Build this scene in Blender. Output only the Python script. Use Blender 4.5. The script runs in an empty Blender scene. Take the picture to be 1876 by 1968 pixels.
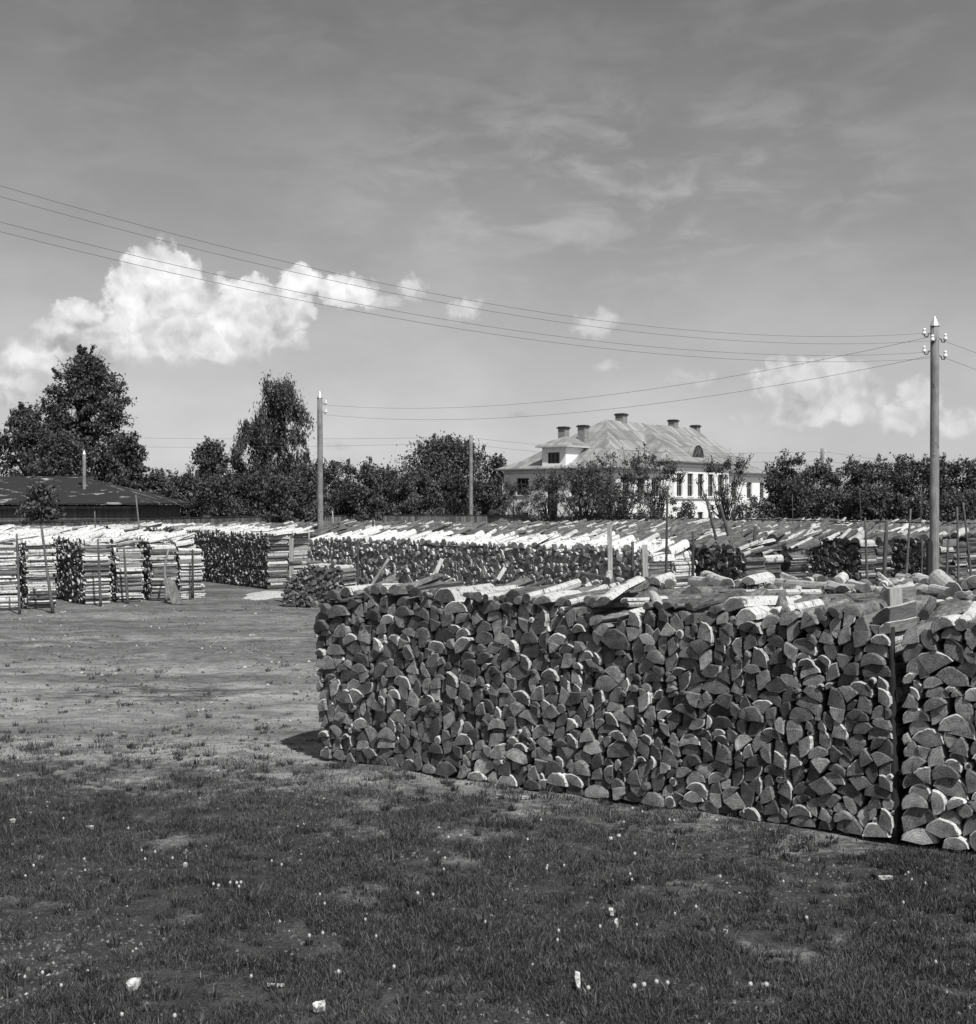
import bpy, math, random
import numpy as np
from mathutils import Vector, Matrix

# ------------------------------------------------------------------ camera, sky, sun, exposure
S = bpy.context.scene
COL = S.collection
CH = 2.6           # eye height, metres
F = 2480.0         # focal length in units of the photograph read at 1876 px width
HX, HY = 938.0, 966.0
cam = bpy.data.cameras.new("camera")
cam.sensor_fit = 'HORIZONTAL'; cam.sensor_width = 36
cam.lens = F / 1876 * 36
cam.clip_start = 0.1; cam.clip_end = 3000
camo = bpy.data.objects.new("camera", cam); COL.objects.link(camo)
camo.location = (0, 0, CH)
camo.rotation_euler = (math.radians(90 - 0.42), 0, 0)
S.camera = camo

SUN_AZ = math.radians(28)     # to the right of straight behind the camera
SUN_EL = math.radians(52)
sdir = Vector((math.sin(SUN_AZ) * math.cos(SUN_EL), -math.cos(SUN_AZ) * math.cos(SUN_EL), math.sin(SUN_EL)))
sl = bpy.data.lights.new("sun", 'SUN'); sl.energy = 4.6; sl.angle = math.radians(0.5); sl.color = (1.0, 0.995, 0.985)
so = bpy.data.objects.new("sun", sl); COL.objects.link(so)
so.rotation_euler = sdir.to_track_quat('Z', 'Y').to_euler(); so.location = (0, 0, 50)
S.view_settings.view_transform = 'Standard'; S.view_settings.look = 'None'
S.view_settings.exposure = 0.0; S.view_settings.gamma = 1.0


class NT:
    """small helper for writing node trees"""
    def __init__(s, tree): s.t = tree; s.n = tree.nodes; s.l = tree.links
    def node(s, typ, **kw):
        n = s.n.new(typ)
        for k, v in kw.items(): setattr(n, k, v)
        return n
    def put(s, sock, v):
        if isinstance(v, bpy.types.NodeSocket): s.l.new(v, sock)
        elif v is not None: sock.default_value = v
    def math(s, op, a, b=None, c=None, clamp=False):
        n = s.node('ShaderNodeMath', operation=op, use_clamp=clamp)
        s.put(n.inputs[0], a)
        if b is not None: s.put(n.inputs[1], b)
        if c is not None: s.put(n.inputs[2], c)
        return n.outputs[0]
    def vmath(s, op, a, b=None):
        n = s.node('ShaderNodeVectorMath', operation=op)
        s.put(n.inputs[0], a)
        if b is not None: s.put(n.inputs[1], b)
        return n.outputs['Value'] if op in ('LENGTH', 'DOT_PRODUCT') else n.outputs[0]
    def mapr(s, v, a, b, c, d, smooth=False):
        n = s.node('ShaderNodeMapRange', clamp=True)
        n.interpolation_type = 'SMOOTHSTEP' if smooth else 'LINEAR'
        s.put(n.inputs['Value'], v)
        for k, x in zip(('From Min', 'From Max', 'To Min', 'To Max'), (a, b, c, d)): s.put(n.inputs[k], x)
        return n.outputs['Result']
    def noise(s, vec, scale, detail=4, rough=0.55, dist=0.0, dim='3D'):
        n = s.node('ShaderNodeTexNoise', noise_dimensions=dim)
        s.put(n.inputs['Vector'], vec)
        n.inputs['Scale'].default_value = scale; n.inputs['Detail'].default_value = detail
        n.inputs['Roughness'].default_value = rough; n.inputs['Distortion'].default_value = dist
        return n.outputs[0]
    def vor(s, vec, scale, detail=0.0, rough=0.5, feature='F1', smooth=None):
        n = s.node('ShaderNodeTexVoronoi', feature=feature, voronoi_dimensions='2D')
        s.put(n.inputs['Vector'], vec)
        n.inputs['Scale'].default_value = scale; n.inputs['Detail'].default_value = detail
        n.inputs['Roughness'].default_value = rough
        if smooth is not None and 'Smoothness' in n.inputs: n.inputs['Smoothness'].default_value = smooth
        return n.outputs['Distance']
    def mix(s, f, a, b):
        n = s.node('ShaderNodeMix', data_type='FLOAT', clamp_factor=True)
        s.put(n.inputs[0], f); s.put(n.inputs[2], a); s.put(n.inputs[3], b)
        return n.outputs[0]
    def xyz(s, x, y, z=0.0):
        n = s.node('ShaderNodeCombineXYZ')
        s.put(n.inputs[0], x); s.put(n.inputs[1], y); s.put(n.inputs[2], z)
        return n.outputs[0]
    def sep(s, v):
        n = s.node('ShaderNodeSeparateXYZ'); s.put(n.inputs[0], v); return n.outputs
    def attr(s, name, out):
        n = s.node('ShaderNodeAttribute', attribute_name=name); return n.outputs[out]


def build_world():
    w = bpy.data.worlds.new("World"); S.world = w; w.use_nodes = True
    t = NT(w.node_tree)
    bg = w.node_tree.nodes['Background']
    sky = t.node('ShaderNodeTexSky', sky_type='NISHITA')
    sky.sun_disc = False; sky.sun_elevation = SUN_EL
    sky.sun_rotation = math.pi - SUN_AZ
    sky.air_density = 1.0; sky.dust_density = 1.2; sky.ozone_density = 1.0
    sc = t.node('ShaderNodeSeparateColor'); t.l.new(sky.outputs[0], sc.inputs[0])
    # panchromatic film behind a yellow filter: mostly red and green, little blue
    pan = t.math('MULTIPLY_ADD', sc.outputs[0], 0.50, t.math('MULTIPLY_ADD', sc.outputs[1], 0.42, t.math('MULTIPLY', sc.outputs[2], 0.08)))
    d = t.node('ShaderNodeTexCoord').outputs['Generated']
    x, y, z = t.sep(d)
    az = t.math('ARCTAN2', x, y); el = t.math('ARCSINE', z)
    P = t.xyz(az, el, 0.0)
    U = t.vmath('MULTIPLY', P, (F / 100, F / 100, 0))          # one unit = 100 photo pixels
    # two scales of billows
    warp = t.node('ShaderNodeTexNoise', noise_dimensions='2D'); t.put(warp.inputs['Vector'], U); warp.inputs['Scale'].default_value = 2.2; warp.inputs['Detail'].default_value = 4
    wv = t.vmath('MULTIPLY', t.vmath('SUBTRACT', warp.outputs['Color'], (0.5, 0.5, 0.5)), (0.30, 0.30, 0))
    UW = t.vmath('ADD', U, wv)
    def puffs(v):                                   # rounded heads: one minus the cell distance, three sizes
        a = t.vor(v, 2.1, 1.0, 0.5, 'F1')
        a = t.math('MULTIPLY', a, a)
        n = t.noise(v, 2.4, 6, 0.58, dim='2D')
        return t.math('MULTIPLY_ADD', t.math('SUBTRACT', n, 0.5), 1.3, t.math('MULTIPLY_ADD', a, -0.34, 0.10))
    fuzz = t.noise(U, 5.0, 6, 0.6, dim='2D')
    pf = puffs(UW)
    pf2 = puffs(t.vmath('ADD', UW, (0.11, 0.15, 0)))
    emb = t.math('SUBTRACT', pf, pf2)
    n4 = t.noise(UW, 0.9, 2, 0.5, dim='2D')
    def blobs(lst, sm=0.2):
        acc = None
        for (cx, cy, rx, ry) in lst:
            a = math.atan((cx - HX) / F); e = math.atan((HY - cy) / F * math.cos(a))
            v = t.vmath('SUBTRACT', U, (a * F / 100, e * F / 100, 0))
            v = t.vmath('MULTIPLY', v, (100 / rx, 100 / ry, 0))
            q = t.math('SUBTRACT', 1.0, t.vmath('LENGTH', v))
            acc = q if acc is None else t.math('SMOOTH_MAX', acc, q, sm)
        return acc
    left = [(305, 545, 66, 66), (262, 560, 44, 58), (300, 615, 92, 72), (385, 615, 62, 52), (470, 592, 62, 52), (490, 640, 88, 48),
            (410, 668, 140, 36), (245, 660, 72, 44), (118, 640, 46, 28), (60, 692, 70, 42), (150, 604, 44, 24), (20, 745, 70, 38), (180, 660, 60, 34), (110, 670, 60, 36), (330, 660, 80, 40),
            (578, 545, 38, 30), (562, 595, 36, 44), (665, 560, 52, 28), (340, 575, 56, 56), (430, 625, 50, 50), (180, 690, 50, 24)]
    right = [(1530, 735, 72, 36), (1560, 745, 80, 44), (1612, 712, 38, 32), (1645, 740, 38, 38), (1600, 765, 76, 32), (1540, 795, 50, 24), (1640, 785, 40, 24),
             (1765, 762, 36, 34), (1738, 806, 44, 26), (1845, 812, 40, 24)]
    faint = [(735, 582, 60, 16), (792, 556, 28, 34), (884, 600, 40, 26), (905, 590, 24, 20), (1140, 625, 54, 28), (1160, 612, 30, 22), (1335, 728, 56, 20), (1320, 720, 30, 18), (1440, 804, 44, 18), (1000, 798, 40, 9), (645, 858, 44, 14), (1165, 700, 30, 18)]
    bl, br = blobs(left), blobs(right)
    fz = t.math('MULTIPLY', t.math('SUBTRACT', fuzz, 0.5), 0.55)
    dl = t.math('ADD', t.math('ADD', bl, t.math('MULTIPLY_ADD', pf, 0.62, 0.30)), fz)
    dr = t.math('ADD', t.math('ADD', br, t.math('MULTIPLY_ADD', pf, 0.8, 0.38)), t.math('MULTIPLY', fz, 1.0))
    sepU = t.sep(U)
    lowsoft = t.mapr(sepU[1], 2.5, 3.6, 0.85, 0.24)          # ragged soft undersides, crisp heads
    aL = t.mapr(dl, 0.0, t.math('ADD', lowsoft, 0.06), 0, 1, True); aR = t.mapr(dr, 0.0, 0.6, 0, 0.95, True)
    dfn = t.math('ADD', t.math('ADD', blobs(faint), t.math('MULTIPLY', pf, 0.9)), t.math('MULTIPLY', fz, 2.2))
    aF = t.mapr(dfn, -0.05, 0.75, 0, 0.62, True)
    veil = blobs([(300, 700, 340, 80), (40, 700, 150, 120), (560, 650, 240, 90), (1600, 790, 200, 70)])
    vN = t.noise(t.vmath('MULTIPLY', U, (0.7, 1.5, 1)), 1.5, 5, 0.6, dim='2D')
    aV = t.math('MULTIPLY', t.mapr(t.math('ADD', veil, t.math('MULTIPLY', t.math('SUBTRACT', vN, 0.5), 1.2)), 0.0, 0.9, 0, 1, True), 0.45)
    # thin high cloud streaks, slanting
    sv = t.node('ShaderNodeMapping'); t.put(sv.inputs['Vector'], U)
    sv.inputs['Rotation'].default_value = (0, 0, math.radians(-8)); sv.inputs['Scale'].default_value = (0.55, 1.5, 1)
    n1 = t.noise(sv.outputs[0], 1.0, 7, 0.60, 0.3, dim='2D')
    n2 = t.noise(t.vmath('ADD', t.vmath('MULTIPLY', U, (0.30, 0.45, 0)), (3.3, 1.2, 0)), 1.0, 3, 0.5, dim='2D')
    band = t.mapr(t.vmath('LENGTH', t.vmath('MULTIPLY', t.vmath('SUBTRACT', U, (2.4, 5.6, 0)), (0.15, 0.42, 0))), 0.2, 1.1, 1, 0, True)
    ci = t.mapr(t.math('MULTIPLY_ADD', n2, 0.5, n1), 0.64, 1.02, 0, 1, True)
    aC = t.math('MULTIPLY', ci, t.math('MULTIPLY_ADD', band, 0.50, 0.10))
    aC = t.math('MULTIPLY', aC, t.mapr(el, 0.0, 0.05, 0, 1))
    # clouds over the rest of the sky dome, away from the picture
    gen = t.mapr(t.noise(t.vmath('MULTIPLY', d, (1, 1, 2.2)), 3.0, 5, 0.6), 0.52, 0.7, 0, 0.7, True)
    off = t.mapr(t.math('ABSOLUTE', az), 0.5, 0.8, 0, 1, True)
    aG = t.math('MULTIPLY', gen, off)
    base = t.math('MULTIPLY', pan, SKY_GAIN)
    grain = t.mapr(t.noise(t.vmath('MULTIPLY', U, (0.25, 0.5, 0)), 1.0, 5, 0.6, dim='2D'), 0.35, 0.65, 0.94, 1.06)
    base = t.math('MULTIPLY', base, grain)
    base = t.math('MULTIPLY', base, t.mapr(el, 0.0, 0.07, 1.34, 1.12, True))
    base = t.math('MULTIPLY', base, t.mapr(el, 0.14, 0.40, 1.0, 0.82))
    core = t.mapr(bl, 0.0, 0.7, 0.0, 0.20)
    shade = t.math('ADD', t.mapr(emb, -0.3, 0.3, 0.80, 0.97, True), t.mapr(sepU[1], 2.5, 4.4, -0.24, 0.06, True))
    n3 = t.noise(U, 1.3, 3, 0.5, dim='2D')
    shade = t.math('ADD', shade, t.math('ADD', t.mapr(n3, 0.35, 0.65, -0.14, 0.08), t.mapr(n4, 0.34, 0.46, -0.18, 0.0, True)))
    cl = t.math('MULTIPLY', t.math('ADD', shade, core), CLOUD_L)
    cr = t.math('MULTIPLY', t.math('MULTIPLY_ADD', shade, 0.75, 0.36), CLOUD_L * 0.92)
    c = base
    c = t.mix(aC, c, CLOUD_L * 0.60)
    c = t.mix(aV, c, CLOUD_L * 0.60)
    c = t.mix(aF, c, t.math('MULTIPLY', cr, 0.93))
    c = t.mix(aR, c, cr)
    c = t.mix(aL, c, cl)
    c = t.mix(aG, c, CLOUD_L * 0.75)
    comb = t.node('ShaderNodeCombineColor')
    for i in range(3): t.put(comb.inputs[i], c)
    t.l.new(comb.outputs[0], bg.inputs[0])
    bg.inputs[1].default_value = 0.10
    w.cycles.sampling_method = 'MANUAL'; w.cycles.sample_map_resolution = 256
SKY_GAIN = 1.0      # film response of the clear sky
CLOUD_L = 9.0
build_world()

# ------------------------------------------------------------------ helpers
def wp(px, d, h=None, py=None):
    """photo column px at distance d -> world x; height from photo row if given"""
    z = CH + (HY - py) / F * d if py is not None else (h or 0.0)
    return Vector(((px - HX) / F * d, d, z))
def gd(py): return F * CH / (py - HY)


class MB:
    """collects geometry; .obj() links it as one mesh object"""
    def __init__(s): s.v = []; s.f = []; s.m = []; s.tone = []; s.lc = []; s.sm = []
    def add(s, verts, faces, mat=0, tone=0.5, lc=None, smooth=False):
        b = len(s.v)
        s.v.extend(tuple(v) for v in verts)
        n = len(s.v) - b
        s.tone.extend([tone] * n)
        s.lc.extend(lc if lc is not None else [tuple(v) for v in verts])
        for i, f in enumerate(faces):
            s.f.append(tuple(b + k for k in f))
            s.m.append(mat[i] if isinstance(mat, (list, tuple)) else mat)
            s.sm.append(smooth)
    def box(s, c, size, mat=0, tone=0.5, rot=None):
        x, y, z = (k / 2 for k in size)
        vs = [Vector((a * x, b * y, g * z)) for g in (-1, 1) for b in (-1, 1) for a in (-1, 1)]
        if rot is not None: vs = [rot @ v for v in vs]
        vs = [v + Vector(c) for v in vs]
        s.add(vs, [(0, 2, 3, 1), (4, 5, 7, 6), (0, 1, 5, 4), (2, 6, 7, 3), (0, 4, 6, 2), (1, 3, 7, 5)], mat, tone)
    def tube(s, pts, rads, seg=8, mat=0, tone=0.5, cap=True, smooth=True, jitter=0.0, rng=None):
        pts = [Vector(p) for p in pts]
        rings = []; lcs = []; L = 0.0
        up = Vector((0, 0, 1)) if abs((pts[-1] - pts[0]).normalized().z) < 0.9 else Vector((0, 1, 0))
        for i, p in enumerate(pts):
            d = (pts[min(i + 1, len(pts) - 1)] - pts[max(i - 1, 0)]).normalized()
            a = d.cross(up).normalized(); b = d.cross(a).normalized()
            if i: L += (pts[i] - pts[i - 1]).length
            r = rads[i] if isinstance(rads, (list, tuple)) else rads
            for k in range(seg):
                t = 2 * math.pi * k / seg
                rr = r * (1 + (rng.uniform(-jitter, jitter) if rng and jitter else 0))
                rings.append(p + (a * math.cos(t) + b * math.sin(t)) * rr)
                lcs.append((math.cos(t) * r, math.sin(t) * r, L))
        fs = []
        for i in range(len(pts) - 1):
            for k in range(seg):
                k2 = (k + 1) % seg
                fs.append((i * seg + k, i * seg + k2, (i + 1) * seg + k2, (i + 1) * seg + k))
        s.add(rings, fs, mat, tone, lcs, smooth)
        if cap:
            b = len(s.v) - len(rings)
            s.f.append(tuple(b + k for k in range(seg))[::-1]); s.m.append(mat); s.sm.append(False)
            e = b + (len(pts) - 1) * seg
            s.f.append(tuple(e + k for k in range(seg))); s.m.append(mat); s.sm.append(False)
    def obj(s, name, mats, parent=None, origin=None, **props):
        me = bpy.data.meshes.new(name)
        vs = s.v
        if origin is not None:
            o = Vector(origin); vs = [(x - o.x, y - o.y, z - o.z) for x, y, z in s.v]
        me.from_pydata(vs, [], s.f)
        mesh_finish(me, mats, s.m, s.tone, s.lc, s.sm)
        ob = bpy.data.objects.new(name, me); COL.objects.link(ob)
        if origin is not None: ob.location = origin
        if parent: ob.parent = parent
        for k, v in props.items(): ob[k] = v
        return ob


def mesh_finish(me, mats, mi, tone, lc, sm=None):
    for m in (mats if isinstance(mats, (list, tuple)) else [mats]): me.materials.append(m)
    me.polygons.foreach_set('material_index', np.asarray(mi, dtype=np.int32))
    me.polygons.foreach_set('use_smooth', np.asarray(sm if sm is not None else np.zeros(len(me.polygons)), dtype=bool))
    a = me.attributes.new('tone', 'FLOAT', 'POINT'); a.data.foreach_set('value', np.asarray(tone, dtype=np.float32))
    a = me.attributes.new('lc', 'FLOAT_VECTOR', 'POINT'); a.data.foreach_set('vector', np.asarray(lc, dtype=np.float32).ravel())
    me.update()


def empty(name, loc, rz=0.0, **props):
    o = bpy.data.objects.new(name, None); COL.objects.link(o)
    o.location = loc; o.rotation_euler = (0, 0, rz)
    for k, v in props.items(): o[k] = v
    return o


# ------------------------------------------------------------------ materials (a black-and-white world)
def material(name, fn, rough=0.85, spec=0.2, metal=0.0, bump=0.0, bump_dist=0.01):
    m = bpy.data.materials.new(name); m.use_nodes = True
    t = NT(m.node_tree); bs = m.node_tree.nodes['Principled BSDF']
    bs.inputs['Roughness'].default_value = rough
    bs.inputs['Specular IOR Level'].default_value = spec
    bs.inputs['Metallic'].default_value = metal
    r = fn(t)
    v, h = r if isinstance(r, tuple) else (r, None)
    if isinstance(v, (int, float)): bs.inputs['Base Color'].default_value = (v, v, v, 1)
    else:
        c = t.node('ShaderNodeCombineColor')
        for i in range(3): t.put(c.inputs[i], v)
        t.l.new(c.outputs[0], bs.inputs['Base Color'])
    if h is not None and bump:
        b = t.node('ShaderNodeBump'); b.inputs['Strength'].default_value = bump; b.inputs['Distance'].default_value = bump_dist
        t.put(b.inputs['Height'], h); t.l.new(b.outputs[0], bs.inputs['Normal'])
    return m

def f_end(t):
    lc = t.attr('lc', 'Vector'); tone = t.attr('tone', 'Fac'); x, y, z = t.sep(lc)
    rel = t.xyz(x, y, 0.0)
    r = t.vmath('LENGTH', rel)
    seedv = t.xyz(t.math('MULTIPLY', tone, 97.0), t.math('MULTIPLY', tone, 31.0), 0.0)
    off = t.vmath('ADD', lc, seedv)
    nz = t.noise(off, 14, 4, 0.6)
    rings = t.math('SINE', t.math('MULTIPLY_ADD', nz, 9.0, t.math('MULTIPLY', r, 300)))
    ang = t.math('ARCTAN2', y, x)
    ray = t.noise(t.xyz(t.math('MULTIPLY', ang, 3.2), t.math('MULTIPLY', r, 4), t.math('MULTIPLY', tone, 50)), 3.0, 3, 0.6)
    crack = t.mapr(ray, 0.36, 0.40, 0.35, 1.0)
    saw = t.math('SINE', t.math('MULTIPLY_ADD', x, 190, t.math('MULTIPLY_ADD', y, t.math('MULTIPLY_ADD', tone, 900, -450), t.math('MULTIPLY', nz, 4))))
    sawm = t.mapr(t.noise(seedv, 1.3, 1), 0.60, 0.66, 0.0, 0.13)
    dirt = t.math('MULTIPLY', t.mapr(t.noise(off, 26, 5, 0.65), 0.3, 0.72, 0.62, 1.25), t.mapr(t.noise(off, 7, 3, 0.5), 0.35, 0.65, 0.72, 1.22))
    heart = t.mapr(r, 0.0, 0.06, 0.70, 1.05)
    b = t.math('MULTIPLY_ADD', t.math('POWER', tone, 1.4), 0.36, 0.055)
    v = t.math('MULTIPLY', b, dirt)
    v = t.math('MULTIPLY', v, t.math('MULTIPLY', heart, crack))
    v = t.math('MULTIPLY', v, t.math('MULTIPLY_ADD', rings, 0.17, 1.0))
    v = t.math('MULTIPLY', v, t.math('ADD', 1.0, t.math('MULTIPLY', saw, sawm)))
    return v, t.math('ADD', t.noise(off, 60, 4, 0.6), t.math('MULTIPLY', saw, sawm))
def f_bark(t):
    lc = t.attr('lc', 'Vector'); tone = t.attr('tone', 'Fac')
    v = t.vmath('MULTIPLY', t.vmath('ADD', lc, t.xyz(t.math('MULTIPLY', tone, 90.0), 0.0, 0.0)), (1, 1, 0.28))
    n = t.noise(v, 45, 5, 0.65)
    v2 = t.noise(v, 9, 3, 0.5)
    a = t.mapr(n, 0.35, 0.7, 0.06, 0.20)
    return t.math('MULTIPLY', a, t.math('MULTIPLY', t.mapr(v2, 0.3, 0.7, 0.6, 1.5), t.math('MULTIPLY_ADD', tone, 1.3, 0.6))), n
def f_birch(t):
    lc = t.attr('lc', 'Vector'); tone = t.attr('tone', 'Fac')
    sh = t.vmath('ADD', lc, t.xyz(t.math('MULTIPLY', tone, 70.0), 0.0, t.math('MULTIPLY', tone, 133.0)))
    n = t.noise(t.vmath('MULTIPLY', sh, (1, 1, 3.2)), 16, 5, 0.7)
    n2 = t.noise(sh, 7, 4, 0.6)
    n3 = t.noise(t.vmath('MULTIPLY', sh, (1, 1, 5.0)), 40, 3, 0.7)
    dark = t.math('MULTIPLY', t.mapr(n, 0.38, 0.45, 0, 1), t.mapr(n2, 0.33, 0.42, 0.12, 1))
    dark = t.math('MULTIPLY', dark, t.mapr(n3, 0.30, 0.38, 0.5, 1))
    return t.math('MULTIPLY_ADD', dark, t.math('MULTIPLY_ADD', tone, 0.30, 0.36), 0.06), n
def f_split(t):
    lc = t.attr('lc', 'Vector'); tone = t.attr('tone', 'Fac')
    v = t.vmath('MULTIPLY', t.vmath('ADD', lc, t.xyz(t.math('MULTIPLY', tone, 80.0), 0.0, 0.0)), (1, 1, 0.06))
    n = t.noise(v, 70, 4, 0.6)
    return t.math('MULTIPLY', t.mapr(n, 0.3, 0.7, 0.12, 0.30), t.math('MULTIPLY_ADD', tone, 0.8, 0.6)), n
M_END = material('sawn_wood_end', f_end, bump=0.5, bump_dist=0.004)
M_BARK = material('dark_bark', f_bark, bump=0.7, bump_dist=0.008)
M_BIRCH = material('birch_bark', f_birch, rough=0.7, bump=0.4, bump_dist=0.004)
M_SPLIT = material('split_wood', f_split, bump=0.5, bump_dist=0.004)
LOGM = [M_END, M_BARK, M_BIRCH, M_SPLIT]

def f_pole(t):
    lc = t.attr('lc', 'Vector')
    n = t.noise(t.vmath('MULTIPLY', lc, (1, 1, 0.05)), 60, 4, 0.6)
    n2 = t.noise(lc, 3, 3, 0.5)
    k = t.mapr(t.noise(t.vmath('MULTIPLY', lc, (1, 1, 0.8)), 8, 2, 0.5), 0.30, 0.36, 0.5, 1)
    return t.math('MULTIPLY', t.math('MULTIPLY', t.mapr(n, 0.3, 0.7, 0.15, 0.30), t.mapr(n2, 0.3, 0.7, 0.75, 1.2)), k), n
M_POLE = material('weathered_pole', f_pole, bump=0.4)
M_STAKE = material('stake_wood', lambda t: t.math('MULTIPLY', t.mapr(t.noise(t.vmath('MULTIPLY', t.attr('lc', 'Vector'), (1, 1, 0.1)), 50, 4), 0.3, 0.7, 0.5, 1.1), t.attr('tone', 'Fac')), bump=0.3)
M_TIN = material('zinc_cap', lambda t: 0.75, rough=0.35, metal=0.6)
M_PORC = material('porcelain', lambda t: 0.85, rough=0.25, spec=0.5)
M_IRON = material('iron_hook', lambda t: 0.04, rough=0.6)
M_WIRE = material('wire_metal', lambda t: 0.14, rough=0.6)
M_TAR = material('tarred_iron', lambda t: 0.03, rough=0.5)

def f_ground(t):
    p = t.node('ShaderNodeNewGeometry').outputs['Position']
    x, y, z = t.sep(p)
    P2 = t.xyz(x, y, 0.0)
    big = t.noise(P2, 0.22, 4, 0.6)
    mid = t.noise(P2, 1.3, 6, 0.65)
    fine = t.noise(P2, 9.0, 6, 0.7)
    grit = t.noise(P2, 45.0, 4, 0.7)
    streak = t.noise(t.vmath('MULTIPLY', t.vmath('ADD', P2, (3.1, 1.7, 0)), (0.16, 1.0, 0)), 0.75, 5, 0.6)
    # how grassy: the near turf, and worn strips across the yard
    edge = t.math('ADD', y, t.math('MULTIPLY', x, 0.30))
    edge = t.math('ADD', edge, t.math('MULTIPLY', t.math('SUBTRACT', mid, 0.5), 7.0))
    edge = t.math('ADD', edge, t.math('MULTIPLY', t.math('SUBTRACT', fine, 0.5), 4.0))
    near = t.mapr(edge, 9.6, 13.4, 1, 0, True)
    st = t.mapr(t.math('ADD', streak, t.math('MULTIPLY', t.math('SUBTRACT', fine, 0.5), 0.25)), 0.42, 0.62, 0.0, 1.0, True)
    dk = t.mapr(t.vmath('LENGTH', t.vmath('MULTIPLY', t.vmath('SUBTRACT', t.xyz(x, t.math('ADD', y, t.math('MULTIPLY', mid, 1.6)), 0.0), (-4.6, 18.5, 0)), (0.42, 1.1, 0))), 0.4, 1.2, 1, 0, True)
    dk = t.math('MULTIPLY', dk, t.mapr(t.noise(t.vmath('MULTIPLY', P2, (0.35, 1.0, 0)), 3.2, 6, 0.72), 0.40, 0.56, 0.0, 1.0))
    b2 = t.mapr(t.math('ABSOLUTE', t.math('ADD', t.math('SUBTRACT', y, 23.0), t.math('MULTIPLY', t.math('SUBTRACT', mid, 0.5), 9.0))), 0.6, 2.6, 0.55, 0, True)
    grass = t.math('MAXIMUM', near, t.math('MAXIMUM', b2, t.math('MULTIPLY', st, 0.60)))
    grass = t.math('MAXIMUM', grass, t.math('MULTIPLY', dk, 0.9))
    dirt = t.math('MULTIPLY', t.mapr(mid, 0.3, 0.7, 0.25, 0.37), t.mapr(grit, 0.25, 0.75, 0.55, 1.45))
    dirt = t.math('MULTIPLY', dirt, t.mapr(fine, 0.3, 0.7, 0.60, 1.30))
    dirt = t.math('MULTIPLY', dirt, t.mapr(big, 0.35, 0.65, 0.88, 1.12))
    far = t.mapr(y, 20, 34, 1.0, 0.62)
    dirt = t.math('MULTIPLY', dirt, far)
    turf = t.math('MULTIPLY', t.mapr(fine, 0.3, 0.7, 0.035, 0.085), t.mapr(grit, 0.3, 0.7, 0.6, 1.4))
    bare = t.mapr(t.noise(t.vmath('ADD', P2, (11, 4, 0)), 0.9, 5, 0.62), 0.56, 0.68, 0, 0.75, True)
    turf = t.mix(bare, turf, t.math('MULTIPLY', dirt, 0.72))
    v = t.mix(grass, dirt, turf)
    cl = t.noise(t.vmath('MULTIPLY', P2, (0.6, 1.0, 0)), 4.0, 5, 0.7)
    v = t.math('MULTIPLY', v, t.mapr(cl, 0.34, 0.66, 0.62, 1.36))
    h = t.math('ADD', t.math('ADD', fine, cl), t.math('MULTIPLY', grit, 0.5))
    return v, h
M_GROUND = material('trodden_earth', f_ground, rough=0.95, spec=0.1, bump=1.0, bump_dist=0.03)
M_GRASS = material('grass_blades', lambda t: t.math('MULTIPLY_ADD', t.attr('tone', 'Fac'), 0.105, 0.018), rough=0.6, spec=0.3)
M_LITTER = material('bark_crumbs', lambda t: t.attr('tone', 'Fac'), rough=0.95)
M_DANDY = material('seed_head', lambda t: 0.6, rough=1.0)
M_CHIP = material('pale_chip', lambda t: t.mapr(t.noise(t.attr('lc', 'Vector'), 38, 4), 0.36, 0.62, 0.10, 0.62), rough=0.9)
M_SAWDUST = material('sawdust_grain', lambda t: t.math('MULTIPLY', t.mapr(t.noise(t.node('ShaderNodeNewGeometry').outputs['Position'], 14, 6, 0.75), 0.3, 0.65, 0.22, 0.62), 1.0), rough=1.0, bump=0.5)

def f_leaf(t):
    return t.math('MULTIPLY_ADD', t.attr('tone', 'Fac'), 0.095, 0.024)
M_LEAF = material('leaves', f_leaf, rough=0.55, spec=0.35)
M_TRUNK = material('tree_bark', lambda t: t.mapr(t.noise(t.attr('lc', 'Vector'), 8, 4), 0.3, 0.7, 0.03, 0.075), bump=0.5)
M_FENCE = material('fence_boards', lambda t: t.math('MULTIPLY', t.mapr(t.noise(t.vmath('MULTIPLY', t.attr('lc', 'Vector'), (1, 1, 0.1)), 6, 4), 0.3, 0.7, 0.06, 0.15), t.math('MULTIPLY_ADD', t.attr('tone', 'Fac'), 0.9, 0.55)))
M_PLASTER = material('white_plaster', lambda t: t.math('MULTIPLY', t.mapr(t.noise(t.attr('lc', 'Vector'), 1.2, 6, 0.7), 0.3, 0.7, 0.78, 0.92), t.mapr(t.noise(t.vmath('MULTIPLY', t.attr('lc', 'Vector'), (1, 1, 0.15)), 2.5, 5, 0.7), 0.30, 0.42, 0.82, 1.0)), rough=0.9)
M_FRIEZE = material('cornice_grey', lambda t: t.mapr(t.noise(t.attr('lc', 'Vector'), 2.0, 4), 0.3, 0.7, 0.42, 0.55), rough=0.9)
M_GLASS = material('window_glass', lambda t: 0.02, rough=0.08, spec=0.5)
M_FRAME = material('window_bars', lambda t: 0.07, rough=0.6)
M_WFRAME = material('pale_bars', lambda t: 0.20, rough=0.6)
M_DARK = material('dark_wood', lambda t: t.mapr(t.noise(t.vmath('MULTIPLY', t.attr('lc', 'Vector'), (1, 1, 8)), 1.5, 3), 0.3, 0.7, 0.02, 0.05))
M_BRICKC = material('chimney_brick', lambda t: t.mapr(t.noise(t.attr('lc', 'Vector'), 7, 4), 0.3, 0.7, 0.18, 0.30))
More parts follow.
